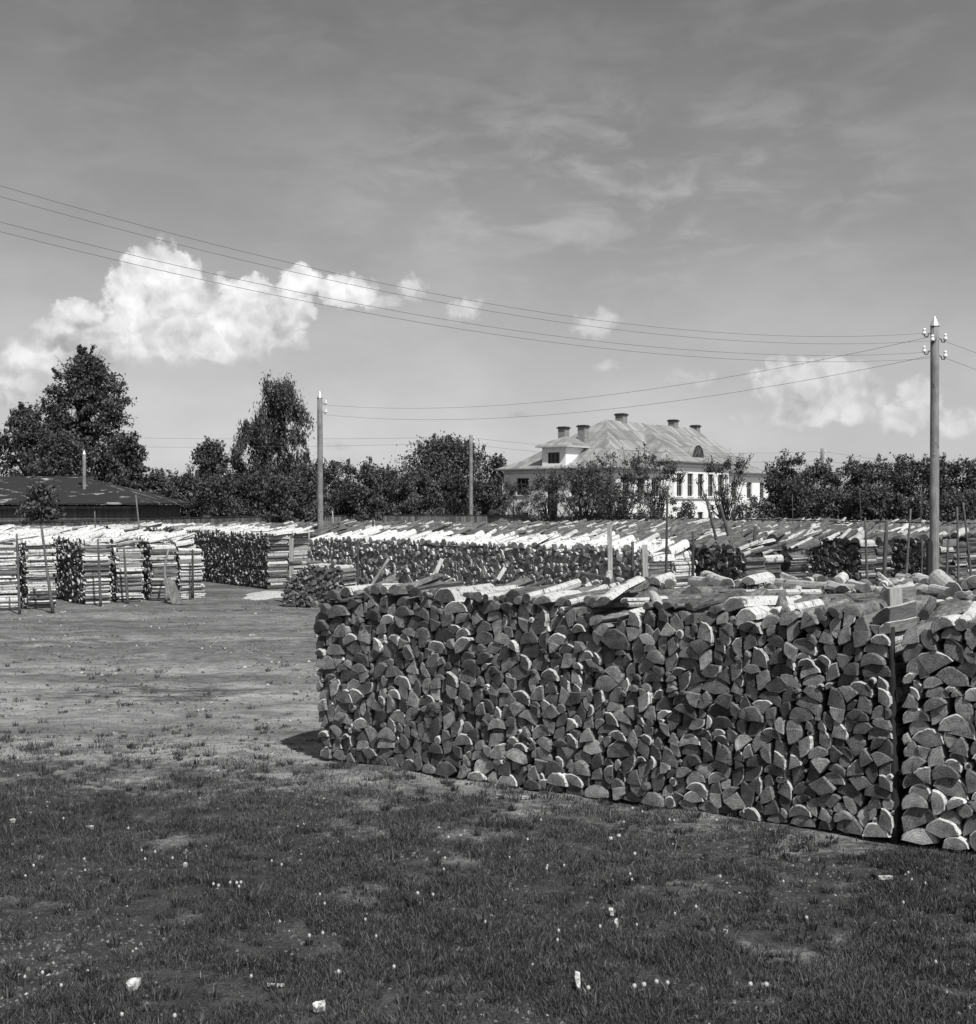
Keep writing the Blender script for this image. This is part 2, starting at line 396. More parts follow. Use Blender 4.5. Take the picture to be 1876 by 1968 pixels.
def f_sheet(t):
    lc = t.attr('lc', 'Vector')
    b = t.node('ShaderNodeTexBrick')
    t.put(b.inputs['Vector'], lc)
    b.inputs['Scale'].default_value = 1.0; b.inputs['Brick Width'].default_value = 0.62; b.inputs['Row Height'].default_value = 1.3
    b.inputs['Mortar Size'].default_value = 0.025; b.inputs['Color1'].default_value = (0.21, 0.21, 0.21, 1); b.inputs['Color2'].default_value = (0.37, 0.37, 0.37, 1)
    b.inputs['Mortar'].default_value = (0.17, 0.17, 0.17, 1); b.offset = 0.0; b.inputs['Bias'].default_value = 0.0
    r = t.node('ShaderNodeSeparateColor'); t.l.new(b.outputs[0], r.inputs[0])
    n = t.noise(t.vmath('MULTIPLY', lc, (1, 0.4, 1)), 1.3, 6, 0.7)
    return t.math('MULTIPLY', r.outputs[0], t.mapr(n, 0.3, 0.7, 0.62, 1.25)), r.outputs[0]
M_SHEET = material('sheet_metal_roof', f_sheet, rough=0.55, spec=0.4, bump=0.3, bump_dist=0.03)
def f_tar(t):
    lc = t.attr('lc', 'Vector')
    n = t.noise(t.vmath('MULTIPLY', lc, (0.5, 1.6, 1)), 1.5, 5, 0.7)
    return t.math('ADD', t.mapr(n, 0.59, 0.63, 0, 0.30), 0.03)
M_FELT = material('tar_felt_roof', f_tar)

# ------------------------------------------------------------------ ground
def build_ground():
    def lines(lo, hi, fine_lo, fine_hi, st, grow=1.22):
        a = list(np.arange(fine_lo, fine_hi, st)); s = st; x = a[-1]
        while x < hi: s *= grow; x += s; a.append(x)
        s = st; x = fine_lo; b = []
        while x > lo: s *= grow; x -= s; b.append(x)
        return np.array(b[::-1] + a)
    xs = lines(-900, 900, -14, 10, 0.22); ys = lines(-300, 1800, 4, 30, 0.22)
    X, Y = np.meshgrid(xs, ys)
    rs = np.random.RandomState(3)
    Z = np.zeros_like(X)
    for k in range(26):
        wl = rs.uniform(0.5, 2.6); a = rs.uniform(0, 6.28); ph = rs.uniform(0, 6.28)
        Z += 0.0032 * wl ** 0.6 * np.sin((X * math.cos(a) + Y * math.sin(a)) * 6.28 / wl + ph)
    Z *= np.clip((60 - np.hypot(X, Y)) / 30, 0, 1)
    Z -= 0.02
    nx, ny = len(xs), len(ys)
    V = np.stack([X.ravel(), Y.ravel(), Z.ravel()], 1)
    i = np.arange(nx * ny).reshape(ny, nx)
    Fq = np.stack([i[:-1, :-1], i[:-1, 1:], i[1:, 1:], i[1:, :-1]], -1).reshape(-1, 4)
    me = bpy.data.meshes.new('ground'); me.from_pydata(V.tolist(), [], Fq.tolist())
    mesh_finish(me, M_GROUND, np.zeros(len(Fq)), np.zeros(len(V)), V, np.ones(len(Fq), bool))
    o = bpy.data.objects.new('ground', me); COL.objects.link(o); o['kind'] = 'structure'
    def gz(x, y):
        ix = np.clip(np.searchsorted(xs, x) - 1, 0, nx - 2); iy = np.clip(np.searchsorted(ys, y) - 1, 0, ny - 2)
        fx = (x - xs[ix]) / (xs[ix + 1] - xs[ix]); fy = (y - ys[iy]) / (ys[iy + 1] - ys[iy])
        return (Z[iy, ix] * (1 - fx) + Z[iy, ix + 1] * fx) * (1 - fy) + (Z[iy + 1, ix] * (1 - fx) + Z[iy + 1, ix + 1] * fx) * fy
    return gz
GZ = build_ground()

# ------------------------------------------------------------------ firewood: shapes and packing
DX = 0.01
AREA_PULL = 0.24      # how strongly the stacker prefers big pieces to a perfect fit
def piece_shape(rng, cls, scale, npt):
    """polygon around the pith, edge kinds (1 bark, 3 split), kind word"""
    if cls == 'half':
        R = rng.uniform(0.055, 0.13) * scale * (1.35 if rng.random() < .06 else 1); span = math.radians(rng.uniform(140, 200))
    elif cls == 'wedge':
        R = rng.uniform(0.08, 0.155) * scale; span = math.radians(rng.uniform(62, 120))
    elif cls == 'round':
        R = rng.uniform(0.025, 0.062) * scale; span = 2 * math.pi
    else:
        R = rng.uniform(0.03, 0.085) * scale; span = math.radians(rng.uniform(95, 200))
    n = npt if cls != 'round' else max(6, npt)
    pts = []; kinds = []
    ecc = rng.uniform(0.82, 1.1)
    if span > 6:
        for k in range(n):
            a = 2 * math.pi * k / n; r = R * (1 + rng.uniform(-.07, .07))
            pts.append((r * math.cos(a), r * math.sin(a) * ecc)); kinds.append(1)
    else:
        a0 = math.pi / 2 - span / 2
        for k in range(n):
            a = a0 + span * k / (n - 1); r = R * (1 + rng.uniform(-.05, .05))
            pts.append((r * math.cos(a), r * math.sin(a) * ecc)); kinds.append(1 if k < n - 1 else 3)
        cx, cy = rng.uniform(-.12, .12) * R, rng.uniform(-.20, .08) * R
        if cls == 'wedge' or rng.random() < 0.45:
            p = pts[-1]
            if rng.random() < .5: pts.append(((p[0] + cx) / 2 + rng.uniform(-.08, .08) * R, (p[1] + cy) / 2 + rng.uniform(-.08, .08) * R)); kinds.append(3)
            pts.append((cx, cy)); kinds.append(3)
        else:
            pts.append((cx * 2, cy)); kinds.append(3)
            if rng.random() < .4: pts.append((-R * .5, rng.uniform(-.15, .05) * R)); kinds.append(3)
    if cls == 'half': base = rng.gauss(0, 20) if rng.random() < .86 else rng.uniform(40, 180) * rng.choice((-1, 1))
    elif cls == 'wedge': base = rng.choice((0, 0, 55, -55, 180, 120, -120)) + rng.gauss(0, 16)
    else: base = rng.gauss(0, 55)
    return np.array(pts), kinds, math.radians(base)

def envelopes(P):
    """lower and upper outline over DX bins, starting at floor(min x)"""
    x0 = math.floor(P[:, 0].min() / DX); x1 = math.ceil(P[:, 0].max() / DX)
    n = max(x1 - x0, 1)
    lo = np.full(n, 1e3); hi = np.full(n, -1e3)
    Q = np.vstack([P, P[:1]])
    for a, b in zip(Q[:-1], Q[1:]):
        m = max(2, int(np.hypot(*(b - a)) / DX * 2.5) + 1)
        tt = np.linspace(0, 1, m)
        xx = a[0] + (b[0] - a[0]) * tt; yy = a[1] + (b[1] - a[1]) * tt
        ii = np.clip(np.floor(xx / DX).astype(int) - x0, 0, n - 1)
        np.minimum.at(lo, ii, yy); np.maximum.at(hi, ii, yy)
    bad = lo > 100
    if bad.any():
        g = np.where(~bad)[0]; b = np.where(bad)[0]
        lo[b] = np.interp(b, g, lo[g]); hi[b] = np.interp(b, g, hi[g])
    return x0, lo, hi

def library(seed, scale, npt, mix, n=420):
    rng = random.Random(seed); out = []
    names = list(mix); wts = [mix[k] for k in names]
    for _ in range(n):
        cls = rng.choices(names, wts)[0]
        P, kinds, rot = piece_shape(rng, cls, scale, npt)
        c, s = math.cos(rot), math.sin(rot)
        Q = P @ np.array([[c, s], [-s, c]])
        x0, lo, hi = envelopes(Q)
        area = 0.5 * abs(np.dot(Q[:, 0], np.roll(Q[:, 1], 1)) - np.dot(Q[:, 1], np.roll(Q[:, 0], 1)))
        out.append(dict(P=Q, k=kinds, x0=x0, lo=lo, hi=hi, cls=cls, rot=math.degrees(rot), area=area))
    return out

def pack(seed, lib, W, H, tries=9, pull=None):
    pull = AREA_PULL if pull is None else pull
    rng = random.Random(seed); nb = int(W / DX)
    h = np.zeros(nb); out = []
    sink = 0.009
    fails = 0
    while fails < 60:
        i0 = int(np.argmin(h + np.random.RandomState(rng.randrange(1 << 30)).uniform(0, 0.05, nb)))
        if h[i0] > H: fails += 1; continue
        best = None
        for _ in range(tries):
            L = rng.choice(lib); w = len(L['lo'])
            if w >= nb: continue
            lo_o = max(0, i0 - w + 1); hi_o = min(nb - w, i0)
            if hi_o < lo_o: continue
            for o in sorted({lo_o + int((hi_o - lo_o) * q) for q in (0, .2, .4, .6, .8, 1)}):
                win = h[o:o + w]; y = float(np.max(win - L['lo'])) - sink
                waste = float(np.sum(y + L['lo'] - win)) * DX
                cost = waste - pull * L['area'] + 0.04 * max(0, y + L['hi'].max() - h[i0] - 0.22)
                if best is None or cost < best[0]: best = (cost, o, y, L)
        if best is None: fails += 1; continue
        _, o, y, L = best; w = len(L['lo'])
        out.append(dict(s=(o - L['x0']) * DX, z=y, L=L))
        h[o:o + w] = np.maximum(h[o:o + w], y + L['hi'])
    return out


class LogSink:
    """fast collector for the great mass of stacked logs"""
    def __init__(s): s.v = []; s.n = 0; s.lt = []; s.lv = []; s.m = []; s.tone = []; s.lc = []; s.sm = []
    def add(s, V, lc, faces, mats, tone):
        s.v.append(V); s.lc.append(lc)
        s.tone.append(np.full(len(V), tone))
        for f in faces: s.lv.extend(k + s.n for k in f); s.lt.append(len(f))
        s.m.extend(mats); s.n += len(V)
    def obj(s, name):
        V = np.concatenate(s.v); me = bpy.data.meshes.new(name)
        me.vertices.add(len(V)); me.vertices.foreach_set('co', V.astype(np.float32).ravel())
        me.loops.add(len(s.lv)); me.loops.foreach_set('vertex_index', np.array(s.lv, dtype=np.int32))
        lt = np.array(s.lt, dtype=np.int32); st = np.concatenate([[0], np.cumsum(lt)[:-1]]).astype(np.int32)
        me.polygons.add(len(lt)); me.polygons.foreach_set('loop_start', st); me.polygons.foreach_set('loop_total', lt)
        me.update(calc_edges=True)
        mesh_finish(me, LOGM, s.m, np.concatenate(s.tone), np.concatenate(s.lc))
        o = bpy.data.objects.new(name, me); COL.objects.link(o)
        return o

_topo = {}
def topo(n, rings, kinds, bark, rim=False):
    key = (n, rings, tuple(kinds), bark, rim)
    if key not in _topo:
        fs = []; ms = []
        for r in range(rings - 1):
            for k in range(n):
                k2 = (k + 1) % n
                fs.append((r * n + k, (r + 1) * n + k, (r + 1) * n + k2, r * n + k2)); ms.append(bark if kinds[k] == 1 else 3)
        if rim:
            o = rings * n
            for k in range(n):
                k2 = (k + 1) % n
                fs.append((k, k2, o + k2, o + k)); ms.append(bark if kinds[k] == 1 else 0)
            fs.append(tuple(o + k for k in range(n))); ms.append(0)
        else: fs.append(tuple(range(n))); ms.append(0)
        fs.append(tuple((rings - 1) * n + k for k in range(n))[::-1]); ms.append(0)
        _topo[key] = (fs, ms)
    return _topo[key]

def log_geo(P, kinds, fr, s, z, t0, L, rng, bark, rings, yaw=0.0, pitch=0.0):
    """fr = (O, l, n): log runs along n from t0 to t0+L, cross-section in l/up"""
    O, l, nn = fr
    n = len(P); rim = rings > 2 and n > 8
    m = rings * n + (n if rim else 0)
    V = np.empty((m, 3)); lc = np.empty((m, 3))
    bx, bz = rng.uniform(-.022, .022), rng.uniform(-.014, .014)
    tw = rng.uniform(.90, 1.04)
    tx, tz = rng.gauss(0, .065), rng.gauss(0, .065)          # saw cuts are seldom square
    for r in range(rings):
        q = r / (rings - 1); t = t0 + L * q
        bow = 4 * q * (1 - q) if rings > 2 else 0
        sc = 1 + (tw - 1) * q
        ss = s + P[:, 0] * sc + math.tan(yaw) * (t - t0) + bx * bow
        zz = z + P[:, 1] * sc + math.tan(pitch) * (t - t0) + bz * bow
        tt = t + (P[:, 0] * tx + P[:, 1] * tz if r == 0 else 0)
        V[r * n:(r + 1) * n] = O + np.outer(ss, l) + np.outer(np.broadcast_to(tt, n), nn) + np.outer(zz, (0, 0, 1))
        lc[r * n:(r + 1) * n, :2] = P; lc[r * n:(r + 1) * n, 2] = t
    if rim:                                                # the bark shows as a thin rim round the sawn face
        c = P.mean(0); Pi = P.copy()
        for i in range(n):
            if kinds[i] == 1 or kinds[i - 1] == 1: Pi[i] = c + (P[i] - c) * (1 - .010 / max(.02, np.hypot(*(P[i] - c))))
            else: Pi[i] = c + (P[i] - c) * .985
        V[rings * n:] = O + np.outer(s + Pi[:, 0], l) + np.outer(t0 - .005 + Pi[:, 0] * tx + Pi[:, 1] * tz, nn) + np.outer(z + Pi[:, 1], (0, 0, 1))
        lc[rings * n:, :2] = Pi; lc[rings * n:, 2] = t0
    fs, ms = topo(n, rings, kinds, bark, rim)
    return V, lc, fs, ms

LIB_FINE = library(11, 1.1, 8, dict(half=44, wedge=30, round=12, small=14))
LIB_MID = library(12, 0.84, 6, dict(half=36, wedge=26, round=26, small=12))
LIB_THIN = library(14, 0.66, 6, dict(half=36, wedge=20, round=34, small=10))
LIB_ROOF = [q for q in library(15, 1.25, 8, dict(round=62, half=38), 300) if q['cls'] == 'round' or abs(q['rot']) < 40]
LIB_FAR = library(13, 1.15, 5, dict(half=40, wedge=35, round=25))
_tmpl = {}
def template(kind, k):
    key = (kind, k)
    if key not in _tmpl:
        if kind == 'mid': _tmpl[key] = (pack(200 + k, LIB_MID, 13.0, 1.62, 6, 0.17), 13.0)
        elif kind == 'thin': _tmpl[key] = (pack(500 + k, LIB_THIN, 10.6, 1.62, 5, 0.14), 10.6)
        elif kind == 'far': _tmpl[key] = (pack(300 + k, LIB_FAR, 16.0, 1.62, 5, 0.24), 16.0)
        else: _tmpl[key] = (pack(400 + k, LIB_FINE, 9.0, 1.60, 8), 9.0)
    return _tmpl[key]

SINK = LogSink()
IND = []          # candidate individual logs: (screen area, record)
rngS = random.Random(77)
def stack(corner, ldir, W, H=1.62, L=0.72, kind='mid', k=0, birch=0.5, yaw=0.0, lean=0.0, dome=(0.0, 0.0), tone=(0.15, 0.7),
          rings=2, jit=0.03, candidates=None, pieces=None, loose=0, mir=False, zmin=-1, wave=0.0, roof=0.0, rpitch=0.20, loose_tone=None, topbirch=None):
    """corner: ground point of the face; ldir: direction along the face; logs run behind it (left-hand normal)"""
    l = np.array([ldir[0], ldir[1], 0.0]); l /= np.linalg.norm(l)
    nn = np.array([-l[1], l[0], 0.0])
    if nn[1] < 0: nn = -nn
    O = np.array([corner[0], corner[1], 0.0])
    if pieces is None:
        T, TW = template(kind, k)
        s_off = rngS.uniform(0, max(0.0, TW - W - 0.1))
        pieces = []
        for p in T:
            s = TW - p['s'] if mir else p['s']
            P = p['L']['P'] * np.array([-1, 1]) if mir else p['L']['P']
            lo = s + P[:, 0].min() - s_off; hi = s + P[:, 0].max() - s_off
            if lo < -0.01 or hi > W + 0.01: continue
            kd = p['L']['k']
            if mir:
                P = P[::-1]; m = len(kd); kd = [kd[(m - 2 - i) % m] for i in range(m)]
            pieces.append(dict(s=s - s_off, z=p['z'], P=P, k=kd, cls=p['L']['cls'], rot=p['L']['rot']))
    ph = rngS.uniform(0, 6)
    top = []
    for p in pieces:
        s, z = p['s'], p['z']
        hh = H + 0.05 * math.sin(s * 1.7 + ph) + 0.03 * math.sin(s * 4.1 + 2 * ph)
        if dome[0]: hh -= dome[0] * max(0, 1 - s / 0.9) ** 2
        if dome[1]: hh -= dome[1] * max(0, 1 - (W - s) / 0.9) ** 2
        if z > hh or z < zmin: continue
        istop = z > hh - 0.16
        pb = birch if not (istop and topbirch is not None) else topbirch
        bark = 2 if rngS.random() < pb else 1
        tn = rngS.uniform(*tone)
        if rngS.random() < 0.05: tn = min(1, tn + 0.35)
        t0 = rngS.gauss(0, jit) + wave * math.sin(s * 1.3 + ph) * math.sin(z * 2 + ph)
        LL = L + rngS.gauss(0, 0.015)
        pr = random.Random(rngS.random())
        V, lc, fs, ms = log_geo(p['P'], p['k'], (O, l, nn), s - lean * z, z, t0, LL, pr, bark, rings, yaw + rngS.gauss(0, 0.012), rngS.gauss(0, 0.006))
        if candidates is not None:
            c = V[:len(p['P'])].mean(0)
            px = HX + F * c[0] / c[1]
            if -10 < px < 1886:
                candidates.append(dict(V=V, lc=lc, fs=fs, ms=ms, tone=tn, area=poly_area(p['P']) / (c[1] ** 2), p=p, s=s, z=z, c=c, px=px))
                continue
        SINK.add(V, lc, fs, ms, tn)
    lt = loose_tone or tone
    # a sloping layer of logs laid over the top to shed the rain: front ends low, back ends propped up
    if roof:
        s = 0.12
        while s < W - 0.12:
            Lb = rngS.choice(LIB_ROOF); P = Lb['P'] * {'thin': 0.8, 'near': 0.62, 'mid': 0.9, 'far': 0.85}[kind]
            step = (P[:, 0].max() - P[:, 0].min()) * 0.92
            if Lb['cls'] != 'small' and rngS.random() < roof:
                bark = 2 if rngS.random() < (topbirch if topbirch is not None else birch) else 1
                hh = H - (dome[0] * max(0, 1 - s / 0.9) ** 2 if dome[0] else 0) - (dome[1] * max(0, 1 - (W - s) / 0.9) ** 2 if dome[1] else 0)
                V, lc, fs, ms = log_geo(P, Lb['k'], (O, l, nn), s + step / 2 - lean * hh, hh + 0.03 - P[:, 1].min() + rngS.uniform(-.03, .02), rngS.uniform(-.06, .06), L, rngS, bark, 3, yaw + rngS.gauss(0, 0.20), rpitch + rngS.gauss(0, 0.07))
                SINK.add(V, lc, fs, ms, rngS.uniform(*lt))
            s += step
    for _ in range(loose):
        Lb = rngS.choice(LIB_ROOF)
        P = Lb['P'] * (0.7 if kind == 'near' else 0.85); s = rngS.uniform(0.15, W - 0.15)
        bark = 2 if rngS.random() < (topbirch if topbirch is not None else birch) else 1
        V, lc, fs, ms = log_geo(P, Lb['k'], (O, l, nn), s - lean * H, H + (0.02 if kind == 'near' else 0.07) - P[:, 1].min() + rngS.uniform(-.05, .02), rngS.uniform(-.05, .08), L, rngS, bark, rings, yaw + rngS.gauss(0, 0.30), rngS.gauss(0, 0.05))
        SINK.add(V, lc, fs, ms, rngS.uniform(*lt))
def poly_area(P): return 0.5 * abs(np.dot(P[:, 0], np.roll(P[:, 1], 1)) - np.dot(P[:, 1], np.roll(P[:, 0], 1)))

# --- the near stack, its two lengths either side of the dark gap
A0 = np.array([-1.74, 13.18]); LD = np.array([0.831, -0.556])
ND = np.array([0.556, 0.831])
def near_pieces(seed, W, H, lib):
    out = []
    for p in pack(seed, lib, W, H, 30, 0.22):
        out.append(dict(s=p['s'], z=p['z'], P=p['L']['P'], k=p['L']['k'], cls=p['L']['cls'], rot=p['L']['rot']))
    return out
WA = 5.86
GAP = 0.05
LIB_N = library(21, 0.85, 10, dict(half=46, wedge=36, round=8, small=10), 700)
LIB_B = library(22, 1.12, 10, dict(half=54, wedge=30, round=7, small=9), 400)
CA, CB = [], []
PA = near_pieces(5, WA, 1.66, LIB_N)
PB = near_pieces(6, 3.6, 1.62, LIB_B)
stack(A0, LD, WA, H=1.66, L=0.74, pieces=PA, kind='near', birch=0.35, tone=(0.04, 0.72), rings=3, jit=0.016, candidates=CA, dome=(0.10, 0), wave=0.03, lean=0.02, loose=0, roof=0.75, rpitch=0.03, topbirch=0.30, loose_tone=(0.05, 0.6))
B0 = A0 + LD * (WA + GAP)
stack(B0, LD, 3.6, H=1.60, L=0.74, pieces=PB, kind='near', birch=0.45, tone=(0.35, 0.80), rings=3, jit=0.018, candidates=CB, wave=0.03, roof=0.7, rpitch=0.05, topbirch=0.35, loose_tone=(0.1, 0.7))
for CC, W_ in ((CA, WA), (CB, 3.6)):
    pass

ONES = ['', 'first', 'second', 'third', 'fourth', 'fifth', 'sixth', 'seventh', 'eighth', 'ninth', 'tenth', 'eleventh', 'twelfth', 'thirteenth', 'fourteenth', 'fifteenth', 'sixteenth', 'seventeenth', 'eighteenth', 'nineteenth']
TENS = {2: ('twentieth', 'twenty'), 3: ('thirtieth', 'thirty'), 4: ('fortieth', 'forty'), 5: ('fiftieth', 'fifty'), 6: ('sixtieth', 'sixty'), 7: ('seventieth', 'seventy')}
def ordinal(n):
    if n < 20: return ONES[n]
    a, b = divmod(n, 10)
    return TENS[a][0] if b == 0 else TENS[a][1] + '-' + ONES[b]

def make_individuals():
    allc = [('A', c) for c in CA] + [('B', c) for c in CB]
    allc.sort(key=lambda q: -q[1]['area'])
    pick = set(id(c) for _, c in allc[:300])
    used = set()
    for nm, c in allc:
        if id(c) not in pick:
            SINK.add(c['V'], c['lc'], c['fs'], c['ms'], c['tone']); continue
        grp = CA if nm == 'A' else CB
        P = c['p']['P']; cs = c['s'] + P[:, 0].mean(); cz = c['z'] + P[:, 1].mean()
        below = 1; side = 1
        for o in grp:
            if o is c: continue
            Q = o['p']['P']
            os_, oz = o['s'], o['z']; om = oz + Q[:, 1].mean(); osx = os_ + Q[:, 0].mean()
            if os_ + Q[:, 0].min() < cs < os_ + Q[:, 0].max() and om < cz: below += 1
            if oz + Q[:, 1].min() < cz < oz + Q[:, 1].max() and (osx > cs if nm == 'A' else osx < cs): side += 1
        R = max(P[:, 0].max() - P[:, 0].min(), P[:, 1].max() - P[:, 1].min())
        size = 'huge' if R > .27 else 'large' if R > .21 else 'medium' if R > .15 else 'small'
        tn = c['tone']; shade = 'pale' if tn > .62 else 'dark' if tn < .27 else 'grey'
        cls = {'half': 'half-round', 'wedge': 'wedge-shaped', 'round': 'round', 'small': 'thin'}[c['p']['cls']]
        if cls == 'half-round':
            r = abs(c['p']['rot']) % 360
            if r > 60: cls = 'half-round upended'
        where = 'main stack' if nm == 'A' else 'paler stack'
        lab = f"{size} {shade} {cls} log in {where}, {ordinal(side)} from dark gap, {ordinal(below)} up"
        if lab in used: lab = lab.replace(' log in', ' split log in')
        if lab in used: lab = lab.replace('split log in', 'tight-set log in')
        used.add(lab)
        V = c['V']; o0 = V.mean(0)
        me = bpy.data.meshes.new('firewood_log'); me.from_pydata((V - o0).tolist(), [], [tuple(f) for f in c['fs']])
        mesh_finish(me, LOGM, c['ms'], np.full(len(V), c['tone']), c['lc'])
        ob = bpy.data.objects.new('firewood_log', me); COL.objects.link(ob); ob.location = o0
        ob['label'] = lab; ob['category'] = 'firewood log'; ob['group'] = 'firewood logs stacked in the nearest pile'
make_individuals()

# --- rows behind the near stack
def rowP(n, start, W, **kw):
    c = A0 + ND * n + LD * start
    stack(c, LD, W, **kw)
rowP(0.80, 0.25, 8.6, H=1.58, kind='near', k=0, birch=0.30, topbirch=0.22, tone=(0.05, 0.5), loose=12, roof=0.55, rpitch=0.04, yaw=0.05, mir=True, dome=(0.35, 0))
rowP(1.64, 0.10, 9.0, H=1.54, kind='near', k=1, birch=0.15, topbirch=0.15, tone=(0.12, 0.45), loose=22, yaw=-0.04, dome=(0.3, 0))
rowP(2.48, 0.30, 8.6, H=1.50, kind='near', k=0, birch=0.12, tone=(0.12, 0.45), loose=14, yaw=0.10, dome=(0.3, 0))
rowP(3.30, 0.9, 8.8, H=1.48, kind='near', k=1, birch=0.15, tone=(0.12, 0.45), loose=16, yaw=0.0, mir=True, dome=(0.3, 0))
rowP(4.12, 1.6, 8.9, H=1.46, kind='near', k=0, birch=0.25, tone=(0.15, 0.5), loose=14, yaw=0.12, dome=(0.3, 0))
rowP(5.65, -0.5, 12.0, H=1.44, kind='mid', k=0, birch=0.75, topbirch=0.8, tone=(0.2, 0.7), loose=20, roof=0.35, rpitch=0.02, yaw=-0.35, dome=(0.3, 0))
rowP(6.50, 0.4, 12.0, H=1.44, kind='mid', k=1, birch=0.75, topbirch=0.85, tone=(0.2, 0.7), loose=18, roof=0.35, rpitch=0.02, yaw=-0.35, mir=True, dome=(0.3, 0))
rowP(7.40, 1.5, 12.4, H=1.44, kind='mid', k=0, birch=0.75, topbirch=0.8, tone=(0.2, 0.7), loose=18, roof=0.35, rpitch=0.02, yaw=-0.35, dome=(0.3, 0))
rowP(8.30, 3.4, 12.0, H=1.44, kind='mid', k=1, birch=0.7, topbirch=0.8, tone=(0.2, 0.7), loose=14, roof=0.35, rpitch=0.02, yaw=-0.35, dome=(0.3, 0))
rowP(9.20, 5.4, 10.5, H=1.44, kind='mid', k=0, birch=0.7, topbirch=0.8, tone=(0.2, 0.7), loose=14, roof=0.35, rpitch=0.02, yaw=-0.35, mir=True, dome=(0.3, 0))

# --- the middle field: rows ending along the cart path
WD = np.array([-0.68, 0.733]); ED = np.array([0.733, 0.68])
M0 = np.array([3.35, 26.4])
def rowM(e, w0, W, **kw):
    c = M0 + ED * e + WD * (w0 + W)          # far (left) corner first, so that s runs towards the path
    stack(c, -WD, W, **kw)
wh = dict(birch=0.9, topbirch=0.97, tone=(0.35, 0.9), loose_tone=(0.6, 1.0))
gr = dict(birch=0.22, topbirch=0.18, tone=(0.02, 0.42))
rowM(0.0, 0.0, 12.2, H=1.54, k=0, loose=0, roof=0.97, yaw=0.06, dome=(0.2, 0.15), **wh)
rowM(0.78, 0.0, 12.4, H=1.52, k=1, loose=10, roof=0.5, yaw=-0.05, dome=(0.2, 0.15), **wh)
rowM(2.3, -0.7, 12.6, H=1.56, k=0, loose=6, roof=0.8, mir=True, dome=(0.2, 0.2), **gr)
rowM(3.08, -0.6, 12.6, H=1.54, k=1, loose=6, roof=0.8, dome=(0.2, 0.2), **gr)
rowM(4.6, -0.3, 12.6, H=1.60, k=0, loose=6, roof=0.8, dome=(0.2, 0.2), **gr)
rowM(5.38, 0.2, 12.6, H=1.60, k=1, loose=6, roof=0.8, mir=True, dome=(0.2, 0.2), **gr)
rowM(8.6, 0.3, 12.6, H=1.56, k=0, loose=6, roof=0.8, birch=0.3, topbirch=0.5, tone=(0.0, 0.35))
rowM(9.38, 0.3, 12.6, H=1.56, k=1, loose=6, roof=0.8, **gr)
rowM(10.9, -0.2, 12.6, H=1.56, k=0, loose=6, roof=0.8, mir=True, **gr)
rowM(11.7, -0.2, 12.6, H=1.56, k=1, loose=6, roof=0.8, **gr)
rowM(13.2, 0.2, 12.6, H=1.58, k=0, loose=6, roof=0.8, **gr)
rowM(14.0, 0.2, 12.6, H=1.58, k=1, loose=6, roof=0.8, **gr)
rowM(15.6, 0.6, 12.6, H=1.58, k=0, loose=6, roof=0.8, **gr)
rowM(16.4, 0.6, 12.6, H=1.58, k=1, loose=6, roof=0.8, **gr)
i = 0
def far_rows(e0, e1, w0, W, step, H, loose, br):
    global i
    e = e0
    while e < e1:
        rowM(e, w0 + 0.6 * math.sin(e * 3), W, H=H - 0.18 + 0.05 * math.sin(e), roof=0.7, rpitch=0.14, kind='far', k=i % 2, loose=loose, mir=bool(i & 2), birch=br, topbirch=br, tone=(0.02, 0.38), dome=(0.3, 0.3))
        i += 1; e += 0.82 if i % 2 else step
far_rows(17.8, 42.0, 0.4, 13.5, 1.9, 1.64, 4, 0.14)
far_rows(3.9, 42.0, 15.2, 13.0, 1.9, 1.60, 4, 0.14)
far_rows(5.0, 24.0, 30.0, 9.5, 2.2, 1.52, 3, 0.14)

# --- the left field of white birch rows, seen on their bark ends
WL = np.array([-0.57, 0.8216]); EL = np.array([0.8216, 0.57])
def rowL(cx, cy, W, **kw):
    c = np.array([cx, cy]) + WL * W
    stack(c, -WL, W, **kw)
bl = dict(birch=0.74, topbirch=0.95, tone=(0.05, 0.8), loose_tone=(0.4, 1.0), L=0.66, rings=3)
rowL(-11.95, 31.0, 10.0, kind='thin', k=0, H=1.52, lean=0.14, loose=5, roof=0.85, rpitch=0.13, **bl)
rowL(-11.20, 31.5, 10.0, kind='thin', k=1, H=1.52, lean=0.14, loose=5, roof=0.85, rpitch=0.13, **bl)
rowL(-10.32, 33.0, 10.0, kind='thin', k=0, H=1.52, mir=True, lean=0.03, loose=5, roof=0.85, rpitch=0.13, **bl)
rowL(-9.60, 33.5, 10.0, kind='thin', k=1, H=1.50, lean=0.06, dome=(0, .1), loose=5, roof=0.85, rpitch=0.13, **bl)
rowL(-8.95, 34.4, 10.0, kind='thin', k=0, H=1.50, lean=0.0, loose=5, roof=0.85, rpitch=0.13, **bl)
rowL(-8.30, 34.85, 10.0, kind='thin', k=1, H=1.50, mir=True, lean=0.03, dome=(0, .45), loose=5, roof=0.85, rpitch=0.13, **bl)
bd = dict(birch=0.55, topbirch=0.8, tone=(0.0, 0.5), loose_tone=(0.3, 0.9), L=0.66)
rowL(-6.35, 38.4, 11.0, kind='thin', k=0, H=1.56, loose=5, roof=0.85, rpitch=0.13, lean=0.04, **bd)
rowL(-5.70, 38.9, 11.0, kind='thin', k=1, H=1.56, loose=5, roof=0.85, rpitch=0.13, **bd)
rowL(-12.9, 30.3, 10.0, kind='thin', k=1, H=1.52, loose=5, roof=0.85, rpitch=0.13, **bl)
